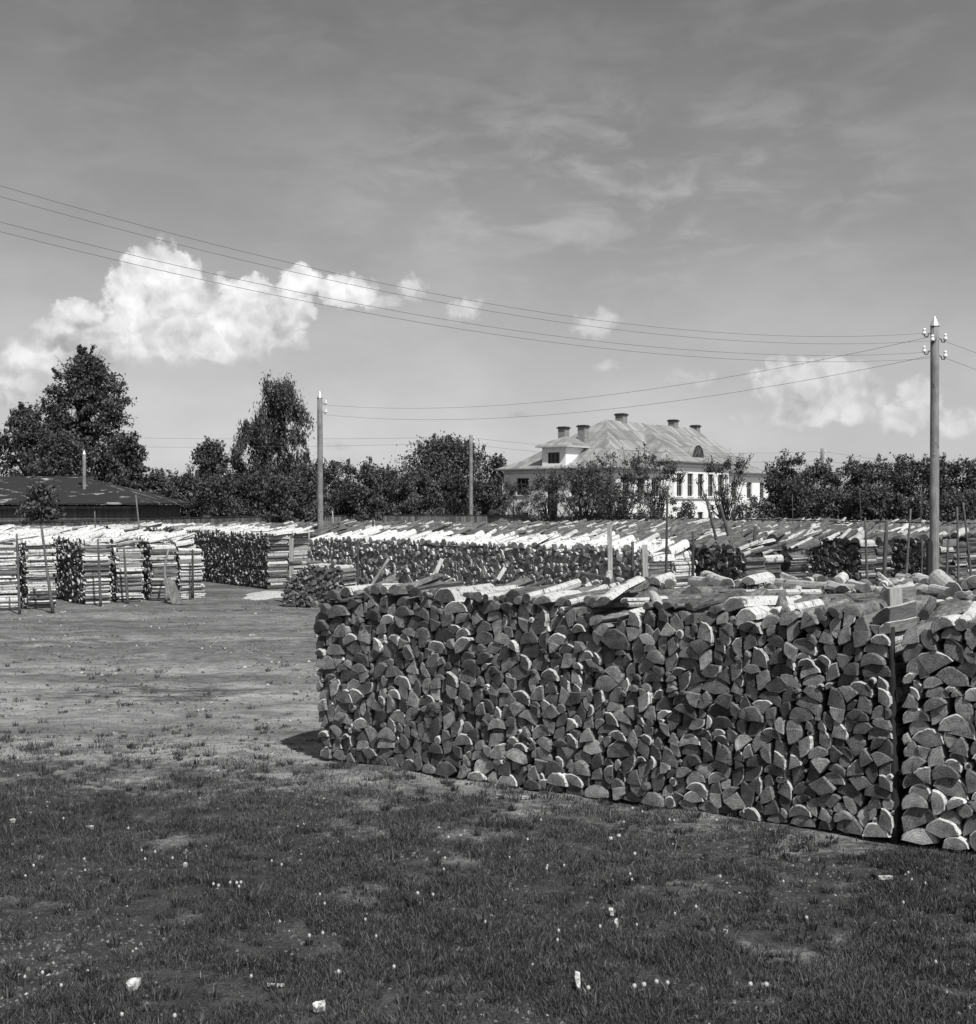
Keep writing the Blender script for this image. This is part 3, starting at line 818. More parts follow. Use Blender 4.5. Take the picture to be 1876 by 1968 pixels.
for j in range(10):
    e_ = -7.5 + j * 1.15
    c_ = np.array([-6.35, 38.4]) + WL * 12.2 + EL * e_
    rowL(c_[0], c_[1], 6.5, k=j % 2, H=1.46, loose=4, roof=0.7, rpitch=0.06, mir=bool(j & 1), kind='far', birch=0.6, topbirch=0.7, tone=(0.1, 0.6))

# --- the low stack in the middle distance
stack((-5.2, 32.5), (0.93, -0.36), 1.75, H=0.98, kind='thin', k=1, birch=0.3, topbirch=0.9, tone=(0.15, 0.6), dome=(0.35, 0.0), loose=3, jit=0.04)

fw = SINK.obj('stacked_firewood'); fw['kind'] = 'stuff'
fw['label'] = 'split and round firewood logs stacked in long rows across the whole yard'; fw['category'] = 'firewood'

# ------------------------------------------------------------------ stakes standing in the yard
def stake(px0, py0, px1, py1, d, rad, tone, label, square=False, crook=0.0, to_ground=True, seed=0, cat='stake', name='wooden_stake', dd=0.0):
    rng = random.Random(seed or int(px0 * 7 + py0))
    a = wp(px0, d + dd, py=py0); b = wp(px1, d, py=py1)
    if to_ground and b.z > 0.02:
        k = (b.z + 0.05) / max(a.z - b.z, 0.2)
        b = b + (b - a) * k
        b.z = -0.05
    m = MB(); n = 7; pts = []
    for i in range(n):
        q = i / (n - 1); p = b.lerp(a, q)
        if crook: p = p + Vector((crook * math.sin(q * 5.5 + 1) * 0.5, 0, 0))
        pts.append(p)
    if square:
        axis = (a - b).normalized(); rot = Vector((0, 0, 1)).rotation_difference(axis).to_matrix()
        m.box((a + b) / 2, (rad * 2, rad * 1.1, (a - b).length), 0, tone, rot)
    else:
        rad *= .82
        m.tube(pts, [rad * (1.12 - 0.4 * i / (n - 1)) * (1 + rng.uniform(-.1, .1)) for i in range(n)], 7, 0, tone, jitter=0.06, rng=rng)
    m.obj(name, M_STAKE, origin=b, label=label, category=cat, group='stakes standing among the stacks')

STK = [
 (32, 1026, 37, 1172, 30.2, .04, .14, 'straight dark stake before the outermost white birch stack end'),
 (79, 1010, 100, 1170, 30.6, .045, .15, 'dark stake leaning back against the birch stack beside the narrow gap'),
 (188, 1036, 193, 1162, 32.6, .04, .13, 'thin dark stake down the third column of birch logs'),
 (238, 1053, 245, 1158, 33.2, .045, .14, 'stout dark stake down the fourth column of birch logs'),
 (370, 1056, 370, 1150, 34.8, .045, .07, 'black stake at the rounded column that ends the birch row'),
 (182, 983, 183, 1013, 46, .035, .16, 'short stake against the fence before the black-roofed shed'),
 (261, 951, 267, 1010, 46, .04, .22, 'tall pale-tipped pole standing before the shed corner'),
 (553, 1012, 554, 1040, 42, .06, .08, 'black post rising behind the bark-ended dark stack'),
 (639, 982, 640, 998, 60, .05, .45, 'short pale stick standing at the fence beside the tall pole'),
 (594, 1017, 594, 1034, 36.5, .04, .45, 'pale short post by the foot of the telegraph pole'),
 (717, 996, 717, 1014, 44, .06, .07, 'short black post among grey logs before the fence'),
 (688, 1036, 688, 1140, 29.5, .035, .09, 'slim dark stake at the end of the low stack'),
 (1216, 1041, 1216, 1069, 24.8, .045, .10, 'short dark post between two pale squared posts'),
 (1283, 935, 1281, 1071, 26.0, .035, .09, 'very tall thin stake before the white house windows'),
 (1332, 1022, 1332, 1075, 27.2, .045, .07, 'black round post at a stack end before the orchard'),
 (1355, 950, 1376, 1033, 30, .05, .10, 'leaning bare pole, the one nearer the five tall windows'),
 (1384, 969, 1401, 1033, 30, .06, .10, 'thick leaning pole beside the slimmer leaning pole'),
 (1407, 1020, 1404, 1077, 28, .035, .15, 'thin grey stake before white birch stack end'),
 (1452, 1013, 1447, 1077, 28.5, .055, .08, 'stout dark post before the black log face'),
 (1663, 995, 1666, 1086, 31, .04, .12, 'slim stake holding the white end of the black-faced stack'),
 (1704.6, 999, 1700.5, 1086, 31, .07, .11, 'thickest rough post standing against the stack ends'),
 (1750.5, 978, 1743.7, 1080, 32, .04, .15, 'tall slim stake on the pole side of the thickest post'),
 (1772.6, 1036, 1772, 1078, 32, .035, .10, 'short stake just before the near telegraph pole'),
 (1839.6, 974, 1842, 1084, 33, .04, .13, 'tall stake beyond the near telegraph pole'),
 (1851, 965, 1861, 1053, 34, .04, .12, 'leaning tall stake, the last one past the near telegraph pole'),
 (1822, 1038, 1821, 1071, 33, .04, .11, 'short stub stake past the near telegraph pole'),
 (1523, 950, 1524, 999, 55, .025, .12, 'hair-thin stick at the corner of the white house'),
 (1652, 940, 1655, 999, 55, .025, .12, 'hair-thin stick before the dense orchard trees'),
 (1770.5, 930, 1770, 1003, 55, .03, .12, 'thin far stick just short of the near telegraph pole'),
 (1100, 985, 1100, 1003, 58, .03, .10, 'small stick at the fence below the big orchard tree'),
]
for (a, b, c, d_, dist, r, tn, lab) in STK: stake(a, b, c, d_, dist, r, tn, lab)
stake(323, 1056, 318, 1120, 33.9, .045, .30, 'crooked grey branch used as a stake behind the leaning bark slab', crook=0.10)
stake(560, 1034, 560, 1083, 33.5, .055, .40, 'pale squared post standing behind the low stack', square=True)
stake(1171.5, 1008, 1172.5, 1060, 24.6, .045, .42, 'tallest pale squared post by the white-topped stack', square=True)
stake(1239, 1047, 1240, 1078, 24.4, .05, .42, 'shorter pale squared post by the white-topped stack', square=True)
stake(1714, 1205, 1721, 1600, 9.98, .042, .035, 'black stake standing full height in the dark gap of the near stack')
stake(1720.5, 1131, 1722.5, 1190, 10.45, .050, .40, 'pale planed post standing in the dark gap of the near stack', square=True)
stake(747, 1074, 700, 1148, 14.7, .028, .28, 'grey round stake leaning over the far end of the near stack', to_ground=False, dd=0.1)
stake(850, 1074, 832, 1112, 16.4, .026, .75, 'white peeled stake leaning behind the near stack, the one closer to its end', square=True, to_ground=False)
stake(971, 1091, 957, 1114, 17.3, .026, .75, 'white peeled stake leaning behind the near stack, the shorter one', square=True, to_ground=False)

# leaning bark slab and small things by the left stacks
m = MB()
pts = [(265, 1120), (322, 1120)]
base = wp(325, 33.2); base.z = 0
sl_v = []
outl = [(-.30, .62), (-.12, .70), (.02, .66), (.16, .60), (.24, .35), (.33, .12), (.36, 0.0), (.12, -.02), (-.10, 0.0), (-.13, .16), (-.22, .40)]
n = len(outl)
for th in (0, .09):
    for (x_, z_) in outl: sl_v.append(base + Vector((x_ * .62 + .12 - .22 * z_, 0.28 * z_ + th, z_ * .92)))
m.add(sl_v, [tuple(range(n)), tuple(range(n, 2 * n))[::-1]] + [(i, i + n, (i + 1) % n + n, (i + 1) % n) for i in range(n)], 0, 0.55)
m.obj('bark_slab', M_BARK, origin=base, label='broad mottled slab of bark leaning on the birch stack end', category='bark slab')

# ------------------------------------------------------------------ telegraph poles and wires
def pole(px, ptop, d, r0, r1, label, insul, base_sleeve=False, cap=True, lean=0.0):
    ztop = CH + (HY - ptop) / F * d
    b = Vector(((px - HX) / F * d, d, 0))
    root = empty('telegraph_pole', b, label=label, category='telegraph pole', group='telegraph poles')
    m = MB(); rng = random.Random(int(px))
    H = ztop - 0.0
    pts = [(lean * q / 9, 0, H * q / 9) for q in range(10)]
    m.tube(pts, [r0 + (r1 - r0) * q / 9 for q in range(10)], 14, 0, 0.5, jitter=0.02, rng=rng)
    m.obj('post', M_POLE, root)
    if cap:
        c = MB(); N = 16
        hc = r1 * 2.4
        vs = [(lean + math.cos(6.283 * k / N) * r1 * 1.22, math.sin(6.283 * k / N) * r1 * 1.22, H - 0.01) for k in range(N)] + [(lean, 0, H + hc)]
        c.add(vs, [(k, (k + 1) % N, N) for k in range(N)] + [tuple(range(N))[::-1]], 0, 0.5, smooth=False)
        c.obj('cap', M_TIN, root)
    if base_sleeve:
        m = MB(); m.box((-r0 * 1.12, -r0 * .2, 0.9), (r0 * 0.9, r0 * 1.5, 1.8), 0, 0.5)
        m.obj('brace_post', M_TAR, root)
    for (sx, dz, sy) in insul:
        h = MB(); zz = H - dz; x0 = sx * r1 * 0.9 + lean
        yy = sy
        h.tube([(x0, yy, zz), (x0 + sx * .05, yy, zz - .01), (x0 + sx * .07, yy, zz - .07), (x0 + sx * .12, yy, zz - .075), (x0 + sx * .14, yy, zz - .03), (x0 + sx * .14, yy, zz + .02)], 0.012, 6, 0, .5)
        ho = h.obj('hook', M_IRON, root)
        q = MB(); c_ = Vector((x0 + sx * .14, yy, zz))
        q.tube([c_ + Vector((0, 0, -.03)), c_ + Vector((0, 0, .02)), c_ + Vector((0, 0, .03)), c_ + Vector((0, 0, .055)), c_ + Vector((0, 0, .06)), c_ + Vector((0, 0, .10))],
               [.045, .042, .028, .028, .036, .026], 10, 0, .5)
        q.obj('insulator', M_PORC, ho)
    return root, ztop
PD = 26.5
pole(1796, 626, PD, .098, .085, 'near telegraph pole with white insulators and shiny pointed cap', [(-1, .16, 0), (1, .27, 0), (-1, .52, 0), (1, .62, 0), (-.35, .30, -.08)], base_sleeve=True)
pole(616, 764, 47, .115, .095, 'knotty telegraph pole rising from the middle stacks beyond the low stack', [(1, .20, 0), (1, .52, 0)], lean=-0.02)
pole(905, 836, 92, .15, .13, 'telegraph pole behind the fence beside the domed tree', [(1, .25, 0), (1, .5, 0)], cap=False)
pole(162, 873, 74, .115, .10, 'slim telegraph pole standing before the black-roofed shed', [], cap=True)
pole(1580, 862, 98, .15, .13, 'distant telegraph pole half sunk in the orchard trees', [(-1, .25, 0), (1, .25, 0), (-1, .7, 0), (1, .7, 0)], cap=False)

def wire(p3, label, r=0.005, n=40):
    m = MB(); m.tube(p3, r, 4, 0, .5, cap=False)
    m.obj('overhead_wire', M_WIRE, origin=p3[0], label=label, category='wire', group='overhead wires')
# the four lines sweeping from the near pole over to a pole outside the frame
def sweep(pts, label):
    """pts: photo points; the wire hangs in a vertical plane from the near pole towards the camera's left"""
    p0 = Vector(((1796 - HX) / F * PD, PD)); q0 = Vector((-5.9, 15.0))
    dirv = (q0 - p0)
    us, zs = [], []
    for (x, y) in pts:
        k = (x - HX) / F
        # p0.x + u*dx = k*(p0.y + u*dy)
        u = (k * p0.y - p0.x) / (dirv.x - k * dirv.y)
        d = p0.y + u * dirv.y
        us.append(u); zs.append(CH + (HY - y) / F * d)
    c = np.polyfit(us, zs, 2)
    P = []
    for i in range(61):
        u = us[-1] + (1.35 - us[-1]) * i / 60 if False else 1.9 * i / 60 + us[-1] * (1 - i / 60)
        P.append(Vector((p0.x + u * dirv.x, p0.y + u * dirv.y, float(np.polyval(c, u)))))
    wire(P, label, 0.003)
sweep([(15, 367), (300, 432), (560, 508), (800, 560), (1000, 597), (1250, 628), (1500, 643), (1784, 641)], 'topmost of the four wires sweeping across the sky')
sweep([(15, 386), (300, 452), (560, 523), (800, 577), (1000, 610), (1250, 640), (1500, 657), (1790, 656)], 'second highest of the four sweeping wires')
sweep([(15, 432), (300, 497), (560, 562), (800, 607), (1000, 638), (1250, 666), (1500, 680), (1784, 678)], 'third of the four wires sweeping across the sky')
sweep([(15, 451), (300, 512), (560, 577), (800, 622), (1000, 651), (1250, 678), (1500, 692), (1790, 690)], 'lowest of the four wires sweeping across the sky')
def span(a, b, sag, label, r=0.006, n=30):
    P = []
    for i in range(n + 1):
        q = i / n; p = a.lerp(b, q); p.z -= sag * 4 * q * (1 - q); P.append(p)
    wire(P, label, r)
def at(px, py, d): return wp(px, d, py=py)
span(at(621, 778, 47), at(1786, 648, PD), 0.62, 'upper thin wire between the knotty pole and the near pole', .004)
span(at(623, 797, 47), at(1786, 685, PD), 0.62, 'lower thin wire between the knotty pole and the near pole', .004)
span(at(1812, 655, PD), at(2300, 800, 48), 0.2, 'upper wire running away past the near pole', .004)
span(at(1812, 687, PD), at(2300, 830, 48), 0.2, 'lower wire running away past the near pole', .004)
span(at(-200, 828, 100), at(905, 840, 92), 0.35, 'upper far wire behind the weeping birch', .008)
span(at(-200, 850, 100), at(905, 851, 92), 0.35, 'lower far wire behind the weeping birch', .008)
span(at(910, 842, 92), at(1576, 868, 98), 0.5, 'upper far wire passing behind the white house', .008)
span(at(910, 855, 92), at(1576, 886, 98), 0.5, 'lower far wire passing behind the white house', .008)
span(at(1586, 868, 98), at(2000, 905, 92), 0.3, 'upper far wire leaving the distant pole over the orchard', .008)
span(at(1586, 886, 98), at(2000, 915, 92), 0.3, 'lower far wire leaving the distant pole over the orchard', .008)

# ------------------------------------------------------------------ fence
def build_fence():
    pts = [(-160, 1008), (0, 1003.5), (280, 996), (560, 990.3), (937, 989.8), (1190, 992.5), (1398, 997), (1560, 1000), (2100, 1010)]
    P = [wp(x, 2108 / (y - HY)) for x, y in pts]
    for p in P: p.z = 0
    root = empty('plank_fence', P[0], label='long grey plank fence with a dark top rail behind the wood yard', category='fence')
    rng = random.Random(4)
    for a, b in zip(P[:-1], P[1:]):
        d = b - a; L = d.length; u = d.normalized(); nrm = Vector((u.y, -u.x, 0))
        m = MB(); k = 0.0
        while k < L:
            w = rng.uniform(.15, .24); c = a + u * (k + w / 2); hh = 1.68 + rng.uniform(-.015, .015)
            rot = Matrix.Rotation(math.atan2(u.y, u.x), 3, 'Z')
            m.box(c + Vector((0, 0, hh / 2)) + nrm * rng.uniform(0, .02) - P[0], (w - .012, .025, hh), 0, rng.random(), rot)
            k += w
        m.obj('board_panel', M_FENCE, root)
        m = MB(); rot = Matrix.Rotation(math.atan2(u.y, u.x), 3, 'Z')
        m.box(a + u * L / 2 + Vector((0, 0, 1.73)) - P[0], (L, .12, .05), 0, .1, rot)
        m.obj('top_rail', M_DARK, root)
build_fence()

# ------------------------------------------------------------------ the white house
def build_house():
    root = empty('manor_house', (8.86, 90.0, 0), math.atan2(.8, .6), label='large white plastered house with sheet metal hipped roof behind the orchard', category='house')
    U, V = 25.0, 9.6; ZE = 5.05
    def wall(name, plane, c0, c1, z0, z1, off, opens, parent=root):
        """plane 'y': wall at y=off facing -y, coordinate x; plane 'x': wall at x=off facing -x, coordinate y. opens: (a,b,z0,z1)"""
        m = MB(); D = 0.22
        cs = sorted({c0, c1} | {q for o in opens for q in o[:2]}); zs = sorted({z0, z1} | {q for o in opens for q in o[2:4]})
        def pt(c, dd, z): return (c, off + dd, z) if plane == 'y' else (off + dd, c, z)
        def quad(a): m.add(a, [(0, 1, 2, 3)], 0, .5)
        for i in range(len(cs) - 1):
            for j in range(len(zs) - 1):
                cc, zz = (cs[i] + cs[i + 1]) / 2, (zs[j] + zs[j + 1]) / 2
                if any(o[0] < cc < o[1] and o[2] < zz < o[3] for o in opens): continue
                quad([pt(cs[i], 0, zs[j]), pt(cs[i + 1], 0, zs[j]), pt(cs[i + 1], 0, zs[j + 1]), pt(cs[i], 0, zs[j + 1])])
        for (a, b, p, q) in [o[:4] for o in opens]:
            for (s0, s1) in (((a, p), (b, p)), ((b, p), (b, q)), ((b, q), (a, q)), ((a, q), (a, p))):
                quad([pt(s0[0], 0, s0[1]), pt(s1[0], 0, s1[1]), pt(s1[0], D, s1[1]), pt(s0[0], D, s0[1])])
        return m, pt
    def window(plane, off, a, b, z0, z1, nv=2, nh=(0.36,), mat=M_WFRAME, sill=True, parent=root):
        def pt(c, dd, z): return Vector((c, off + dd, z)) if plane == 'y' else Vector((off + dd, c, z))
        def bar(m, c0, c1, p0, p1, dd, th=.05):
            A = pt(c0, dd, p0); B = pt(c1, dd + th, p1)
            m.box((A + B) / 2, tuple(abs(q) for q in (B - A)), 0, .5)
        m = MB(); t = .05; w = .055
        bar(m, a, a + w, z0, z1, .10); bar(m, b - w, b, z0, z1, .10); bar(m, a + w, b - w, z0, z0 + w, .10); bar(m, a + w, b - w, z1 - w, z1, .10)
        for i in range(1, nv + 1):
            c = a + (b - a) * i / (nv + 1) if nv else 0
            bar(m, c - .02, c + .02, z0 + w, z1 - w, .112, .03)
        for h in nh:
            z = z1 - (z1 - z0) * h
            bar(m, a + w, b - w, z - .035, z + .035, .106, .045)
        f = m.obj('window', mat, parent)
        p = MB(); A = [pt(a, .17, z0), pt(b, .17, z0), pt(b, .17, z1), pt(a, .17, z1)]
        p.add(A, [(0, 1, 2, 3)], 0, .5); p.obj('pane', M_GLASS, f)
        if sill:
            s = MB(); bar(s, a - .08, b + .08, z0 - .07, z0, -.09, .17); s.obj('sill', M_PLASTER, f)
    # openings
    wins_front = [(1.0, 2.1, 3.05, 4.38, 1), (3.1, 4.2, 3.05, 4.38, 1), (5.1, 6.35, 3.05, 4.42, 2), (18.1, 19.1, 2.96, 4.28, 2), (20.9, 21.9, 2.96, 4.28, 2), (23.4, 24.3, 2.96, 4.28, 2)]
    base_front = [(1.1, 2.0, 1.35, 1.88), (3.2, 4.1, 1.35, 1.88), (5.15, 6.3, 1.35, 1.88), (18.1, 19.1, 1.3, 1.85), (20.9, 21.9, 1.3, 1.85)]
    wins_bay = [(8.27 + 1.68 * i - .46, 8.27 + 1.68 * i + .46, 3.07, 4.80) for i in range(5)]
    base_bay = [(8.27 + 1.68 * i - .42, 8.27 + 1.68 * i + .42, 1.35, 1.88) for i in range(5)]
    wins_left = [(1.0, 2.0, 3.1, 4.4), (2.7, 3.7, 3.1, 4.4), (7.35, 8.45, 3.15, 4.4)]
    base_left = [(1.0, 1.9, 1.35, 1.88), (7.4, 8.4, 1.35, 1.88)]
    door = (4.85, 5.75, 1.2, 4.1)
    MBs = []
    m, _ = wall('w', 'y', 0, 7.4, 0, ZE, 0, [w[:4] for w in wins_front[:3]] + base_front[:3]); MBs.append(m)
    m, _ = wall('w', 'y', 16.4, U, 0, ZE, 0, [w[:4] for w in wins_front[3:]] + base_front[3:]); MBs.append(m)
    m, _ = wall('w', 'y', 7.4, 16.4, 0, 5.58, -.6, wins_bay + base_bay); MBs.append(m)
    m, _ = wall('w', 'x', 0, V, 0, ZE, 0, wins_left + base_left + [door]); MBs.append(m)
    ext = MB()
    for (x0, y0, x1, y1, z) in ((7.4, 0, 7.4, -.6, 5.58), (16.4, -.6, 16.4, 0, 5.58), (U, 0, U, V, ZE), (U, V, 0, V, ZE)):
        ext.add([(x0, y0, 0), (x1, y1, 0), (x1, y1, z), (x0, y0, z)], [(0, 1, 2, 3)], 0, .5)
    ext.add([(0.3, .3, .02), (U - .3, .3, .02), (U - .3, V - .3, .02), (.3, V - .3, .02)], [(0, 1, 2, 3)], 0, .5)
    W = MB()
    for mm in MBs + [ext]:
        W.add(mm.v, mm.f, mm.m, .5, mm.lc)
    W.obj('wall', M_PLASTER, root)
    for w in wins_front: window('y', 0, *w[:4], nv=w[4])
    for w in wins_bay: window('y', -.6, *w, nv=1, nh=(.5,))
    for w in wins_left: window('x', 0, *w, nv=2)
    for w in base_front: window('y', 0, *w, nv=1, nh=(), sill=False, mat=M_FRAME)
    for w in base_bay: window('y', -.6, *w, nv=1, nh=(), sill=False, mat=M_FRAME)
    for w in base_left: window('x', 0, *w, nv=1, nh=(), sill=False, mat=M_FRAME)
    m = MB(); m.box((.14, (door[0] + door[1]) / 2, (door[2] + door[3]) / 2), (.06, door[1] - door[0] - .02, door[3] - door[2] - .02), 0, .5)
    dr = m.obj('door', M_DARK, root)
    # cornices
    m = MB()
    for (pl, c0, c1, off, z) in (('y', 0, 7.4, 0, ZE), ('y', 16.4, U, 0, ZE), ('y', 7.4 - .12, 16.4 + .12, -.6, 5.58), ('x', -.12, V, 0, ZE)):
        for (dz, hh, pr) in ((-.34, .05, .05), (-.12, .16, .12), (-.01, .08, .30)):
            c = (c0 + c1) / 2
            if pl == 'y': m.box((c, off - pr / 2, z + dz + hh / 2), (c1 - c0, pr + .002 * hh, hh), 0, .5)
            else: m.box((off - pr / 2, c, z + dz + hh / 2), (pr, c1 - c0, hh), 0, .5)
    m.obj('cornice', M_FRIEZE, root)
    m = MB(); m.box((12.0, -.66, 2.90), (9.0, .12, .07), 0, .5); m.obj('sill_band', M_FRIEZE, root)
    # roof: flared hipped roof
    def face(m, pts, axis_u):
        """lc: along eave, up the slope"""
        a = Vector(axis_u).normalized(); P = [Vector(p) for p in pts]
        nrm = (P[1] - P[0]).cross(P[2] - P[0]).normalized(); up = nrm.cross(a).normalized()
        m.add(P, [tuple(range(len(P)))], 0, .5, [(p.dot(a), p.dot(up) + 40, 0) for p in P])
    m = MB(); o = .5
    E = [(-o, -o, 5.06), (U + o, -o, 5.06), (U + o, V + o, 5.06), (-o, V + o, 5.06)]
    q = 1.1; ZM = 5.72
    I = [(q, q - .2, ZM), (U - q, q - .2, ZM), (U - q, V - q + .2, ZM), (q, V - q + .2, ZM)]
    R0, R1 = (6.45, 4.8, 8.9), (20.6, 4.8, 8.9)
    ax = [(1, 0, 0), (0, 1, 0), (-1, 0, 0), (0, -1, 0)]
    for i in range(4): face(m, [E[i], E[(i + 1) % 4], I[(i + 1) % 4], I[i]], ax[i])
    face(m, [I[0], I[1], R1, R0], ax[0]); face(m, [I[1], I[2], R1], ax[1]); face(m, [I[2], I[3], R0, R1], ax[2]); face(m, [I[3], I[0], R0], ax[3])
    # eave thickness and soffit
    for i in range(4):
        a, b = Vector(E[i]), Vector(E[(i + 1) % 4]); dn = Vector((0, 0, .10))
        m.add([a - dn, b - dn, b, a], [(0, 1, 2, 3)], 0, .5, [(0, 0, 0)] * 4)
    m.add([Vector(p) - Vector((0, 0, .10)) for p in E], [(3, 2, 1, 0)], 0, .5, [(0, 0, 0)] * 4)
    # cross roof over the bay
    a, b, c, d = Vector((6.95, -1.05, 5.66)), Vector((16.85, -1.05, 5.66)), Vector((13.6, 4.35, 8.78)), Vector((11.6, 4.35, 8.78))
    face(m, [a, b, c, d], (1, 0, 0)); face(m, [Vector((6.4, 2.6, 5.66)), a, d], (0, 1, 0)); face(m, [b, Vector((17.4, 2.6, 5.66)), c], (0, 1, 0))
    m.add([a - Vector((0, 0, .1)), b - Vector((0, 0, .1)), b, a], [(0, 1, 2, 3)], 0, .5, [(0, 0, 0)] * 4)
    bl, br = Vector((6.95, .3, 5.56)), Vector((16.85, .3, 5.56))
    m.add([a - Vector((0, 0, .1)), b - Vector((0, 0, .1)), br, bl], [(3, 2, 1, 0)], 0, .5, [(0, 0, 0)] * 4)
    m.add([a, a - Vector((0, 0, .1)), bl, bl + Vector((0, 0, .1))], [(0, 1, 2, 3)], 0, .5, [(0, 0, 0)] * 4)
    m.add([b, b - Vector((0, 0, .1)), br, br + Vector((0, 0, .1))], [(3, 2, 1, 0)], 0, .5, [(0, 0, 0)] * 4)
    roof = m.obj('roof', M_SHEET, root)
    def chimney(x, y, zb, zt, w=.62):
        m = MB(); m.box((x, y, (zb + zt - .1) / 2), (w, w, zt - .1 - zb), 0, .5)
        m.box((x, y, zt - .05), (w + .16, w + .16, .1), 1, .5)
        m.box((x, y, zt + .03), (w + .02, w + .02, .05), 1, .5)
        m.obj('chimney', [M_BRICKC, M_DARK], roof)
    chimney(9.0, 4.9, 8.3, 9.45, .68); chimney(17.3, 4.9, 8.3, 9.40, .62); chimney(21.4, 5.0, 7.8, 9.15, .6)
    chimney(3.0, 4.55, 6.3, 8.25, .6); chimney(1.9, 5.55, 6.7, 8.12, .6)
    # the large dormer, flush with the end wall
    dm = MB(); y0, y1 = 4.1, 6.15; zt = 6.62
    opn = (4.62, 5.68, 5.42, 6.22)
    w, _ = wall('w', 'x', y0, y1, 5.07, zt, -.02, [opn]); dm.add(w.v, w.f, w.m, .5, w.lc)
    dm.add([(-.02, y0, 5.07), (-.02, y0, zt), (3.2, y0, zt), (3.2, y0, 5.07)], [(0, 1, 2, 3)], 0, .5)
    dm.add([(-.02, y1, 5.07), (-.02, y1, zt), (3.2, y1, zt), (3.2, y1, 5.07)], [(0, 1, 2, 3)], 0, .5)
    dorm = dm.obj('dormer', M_PLASTER, root)
    window('x', -.02, *opn, nv=2, nh=(), mat=M_FRAME, sill=False, parent=dorm)
    rm = MB(); oo = .36
    e = [Vector((-.02 - oo, y0 - oo, zt + .08)), Vector((3.6, y0 - oo, zt + .08)), Vector((3.6, y1 + oo, zt + .08)), Vector((-.02 - oo, y1 + oo, zt + .08))]
    r0, r1 = Vector((1.35, (y0 + y1) / 2, 7.42)), Vector((4.4, (y0 + y1) / 2, 7.42))
    face(rm, [e[0], e[1], r1, r0], (1, 0, 0)); face(rm, [e[2], e[3], r0, r1], (-1, 0, 0)); face(rm, [e[3], e[0], r0], (0, -1, 0))
    for i in (0, 2, 3):
        a_, b_ = e[i], e[(i + 1) % 4]; dn = Vector((0, 0, .12)); rm.add([a_ - dn, b_ - dn, b_, a_], [(0, 1, 2, 3)], 1, .5)
    rm.add([p - Vector((0, 0, .12)) for p in e], [(3, 2, 1, 0)], 1, .5)
    rm.obj('dormer_roof', [M_SHEET, M_FRIEZE], dorm)
    # half-round dormer on the bay roof and the small triangular one
    def rz(y): return 5.66 + (y + 1.05) * (8.78 - 5.66) / 5.4
    m = MB(); N = 14; cx, yf, zb = 11.6, -.35, rz(-.35) - .03; R = .85
    arc = [(cx + R * math.cos(math.pi * k / N), zb + 1.05 * R * math.sin(math.pi * k / N)) for k in range(N + 1)]
    Rr = R + .07
    arc2 = [(cx + Rr * math.cos(math.pi * k / N), zb + (1.05 * Rr) * math.sin(math.pi * k / N)) for k in range(N + 1)]
    vs = [(x, yf - .06, z) for x, z in arc2] + [(cx + (x - cx) * .9, yf + 1.9, z) for x, z in arc2]
    m.add(vs, [(k, k + 1, N + 2 + k, N + 1 + k) for k in range(N)], 0, .5, smooth=True)
    hd = m.obj('half_round_dormer', M_SHEET, root)
    p = MB(); p.add([(x, yf, z) for x, z in arc], [tuple(range(N + 1))], 0, .5); p.obj('pane', M_GLASS, hd)
    p = MB()
    for a_ in (60, 90, 120): 
        A = Vector((cx, yf - .02, zb)); B = Vector((cx + R * math.cos(math.radians(a_)), yf - .02, zb + R * math.sin(math.radians(a_))))
        p.tube([A, B], .018, 4, 0, .5)
    p.tube([(cx + .45 * math.cos(math.pi * k / 10), yf - .02, zb + .45 * math.sin(math.pi * k / 10)) for k in range(11)], .018, 4, 0, .5)
    p.obj('glazing_bars', M_WFRAME, hd)
    m = MB(); x, yf = 5.35, .15; zb = 5.35; hw, hh = .42, .62
    m.add([(x - hw - .06, yf - .05, zb), (x + hw + .06, yf - .05, zb), (x, yf - .05, zb + hh + .09), (x, yf + 1.4, zb + hh + .09)], [(0, 2, 3), (1, 3, 2)], 0, .5)
    td = m.obj('triangular_dormer', M_SHEET, root)
    p = MB(); p.add([(x - hw, yf, zb), (x + hw, yf, zb), (x, yf, zb + hh)], [(0, 1, 2)], 0, .5); p.obj('pane', M_GLASS, td)
    m = MB(); m.tube([(U + .35, -.4, 4.9), (U + .05, -.1, 4.2), (U + .05, -.1, .2)], .06, 6, 0, .5); m.obj('downpipe', M_FRIEZE, root)
    m = MB(); m.tube([(-.45, V + .35, 4.9), (-.1, V + .05, 4.3), (-.1, V + .05, .2)], .06, 6, 0, .5); m.obj('downpipe', M_FRIEZE, root)
build_house()

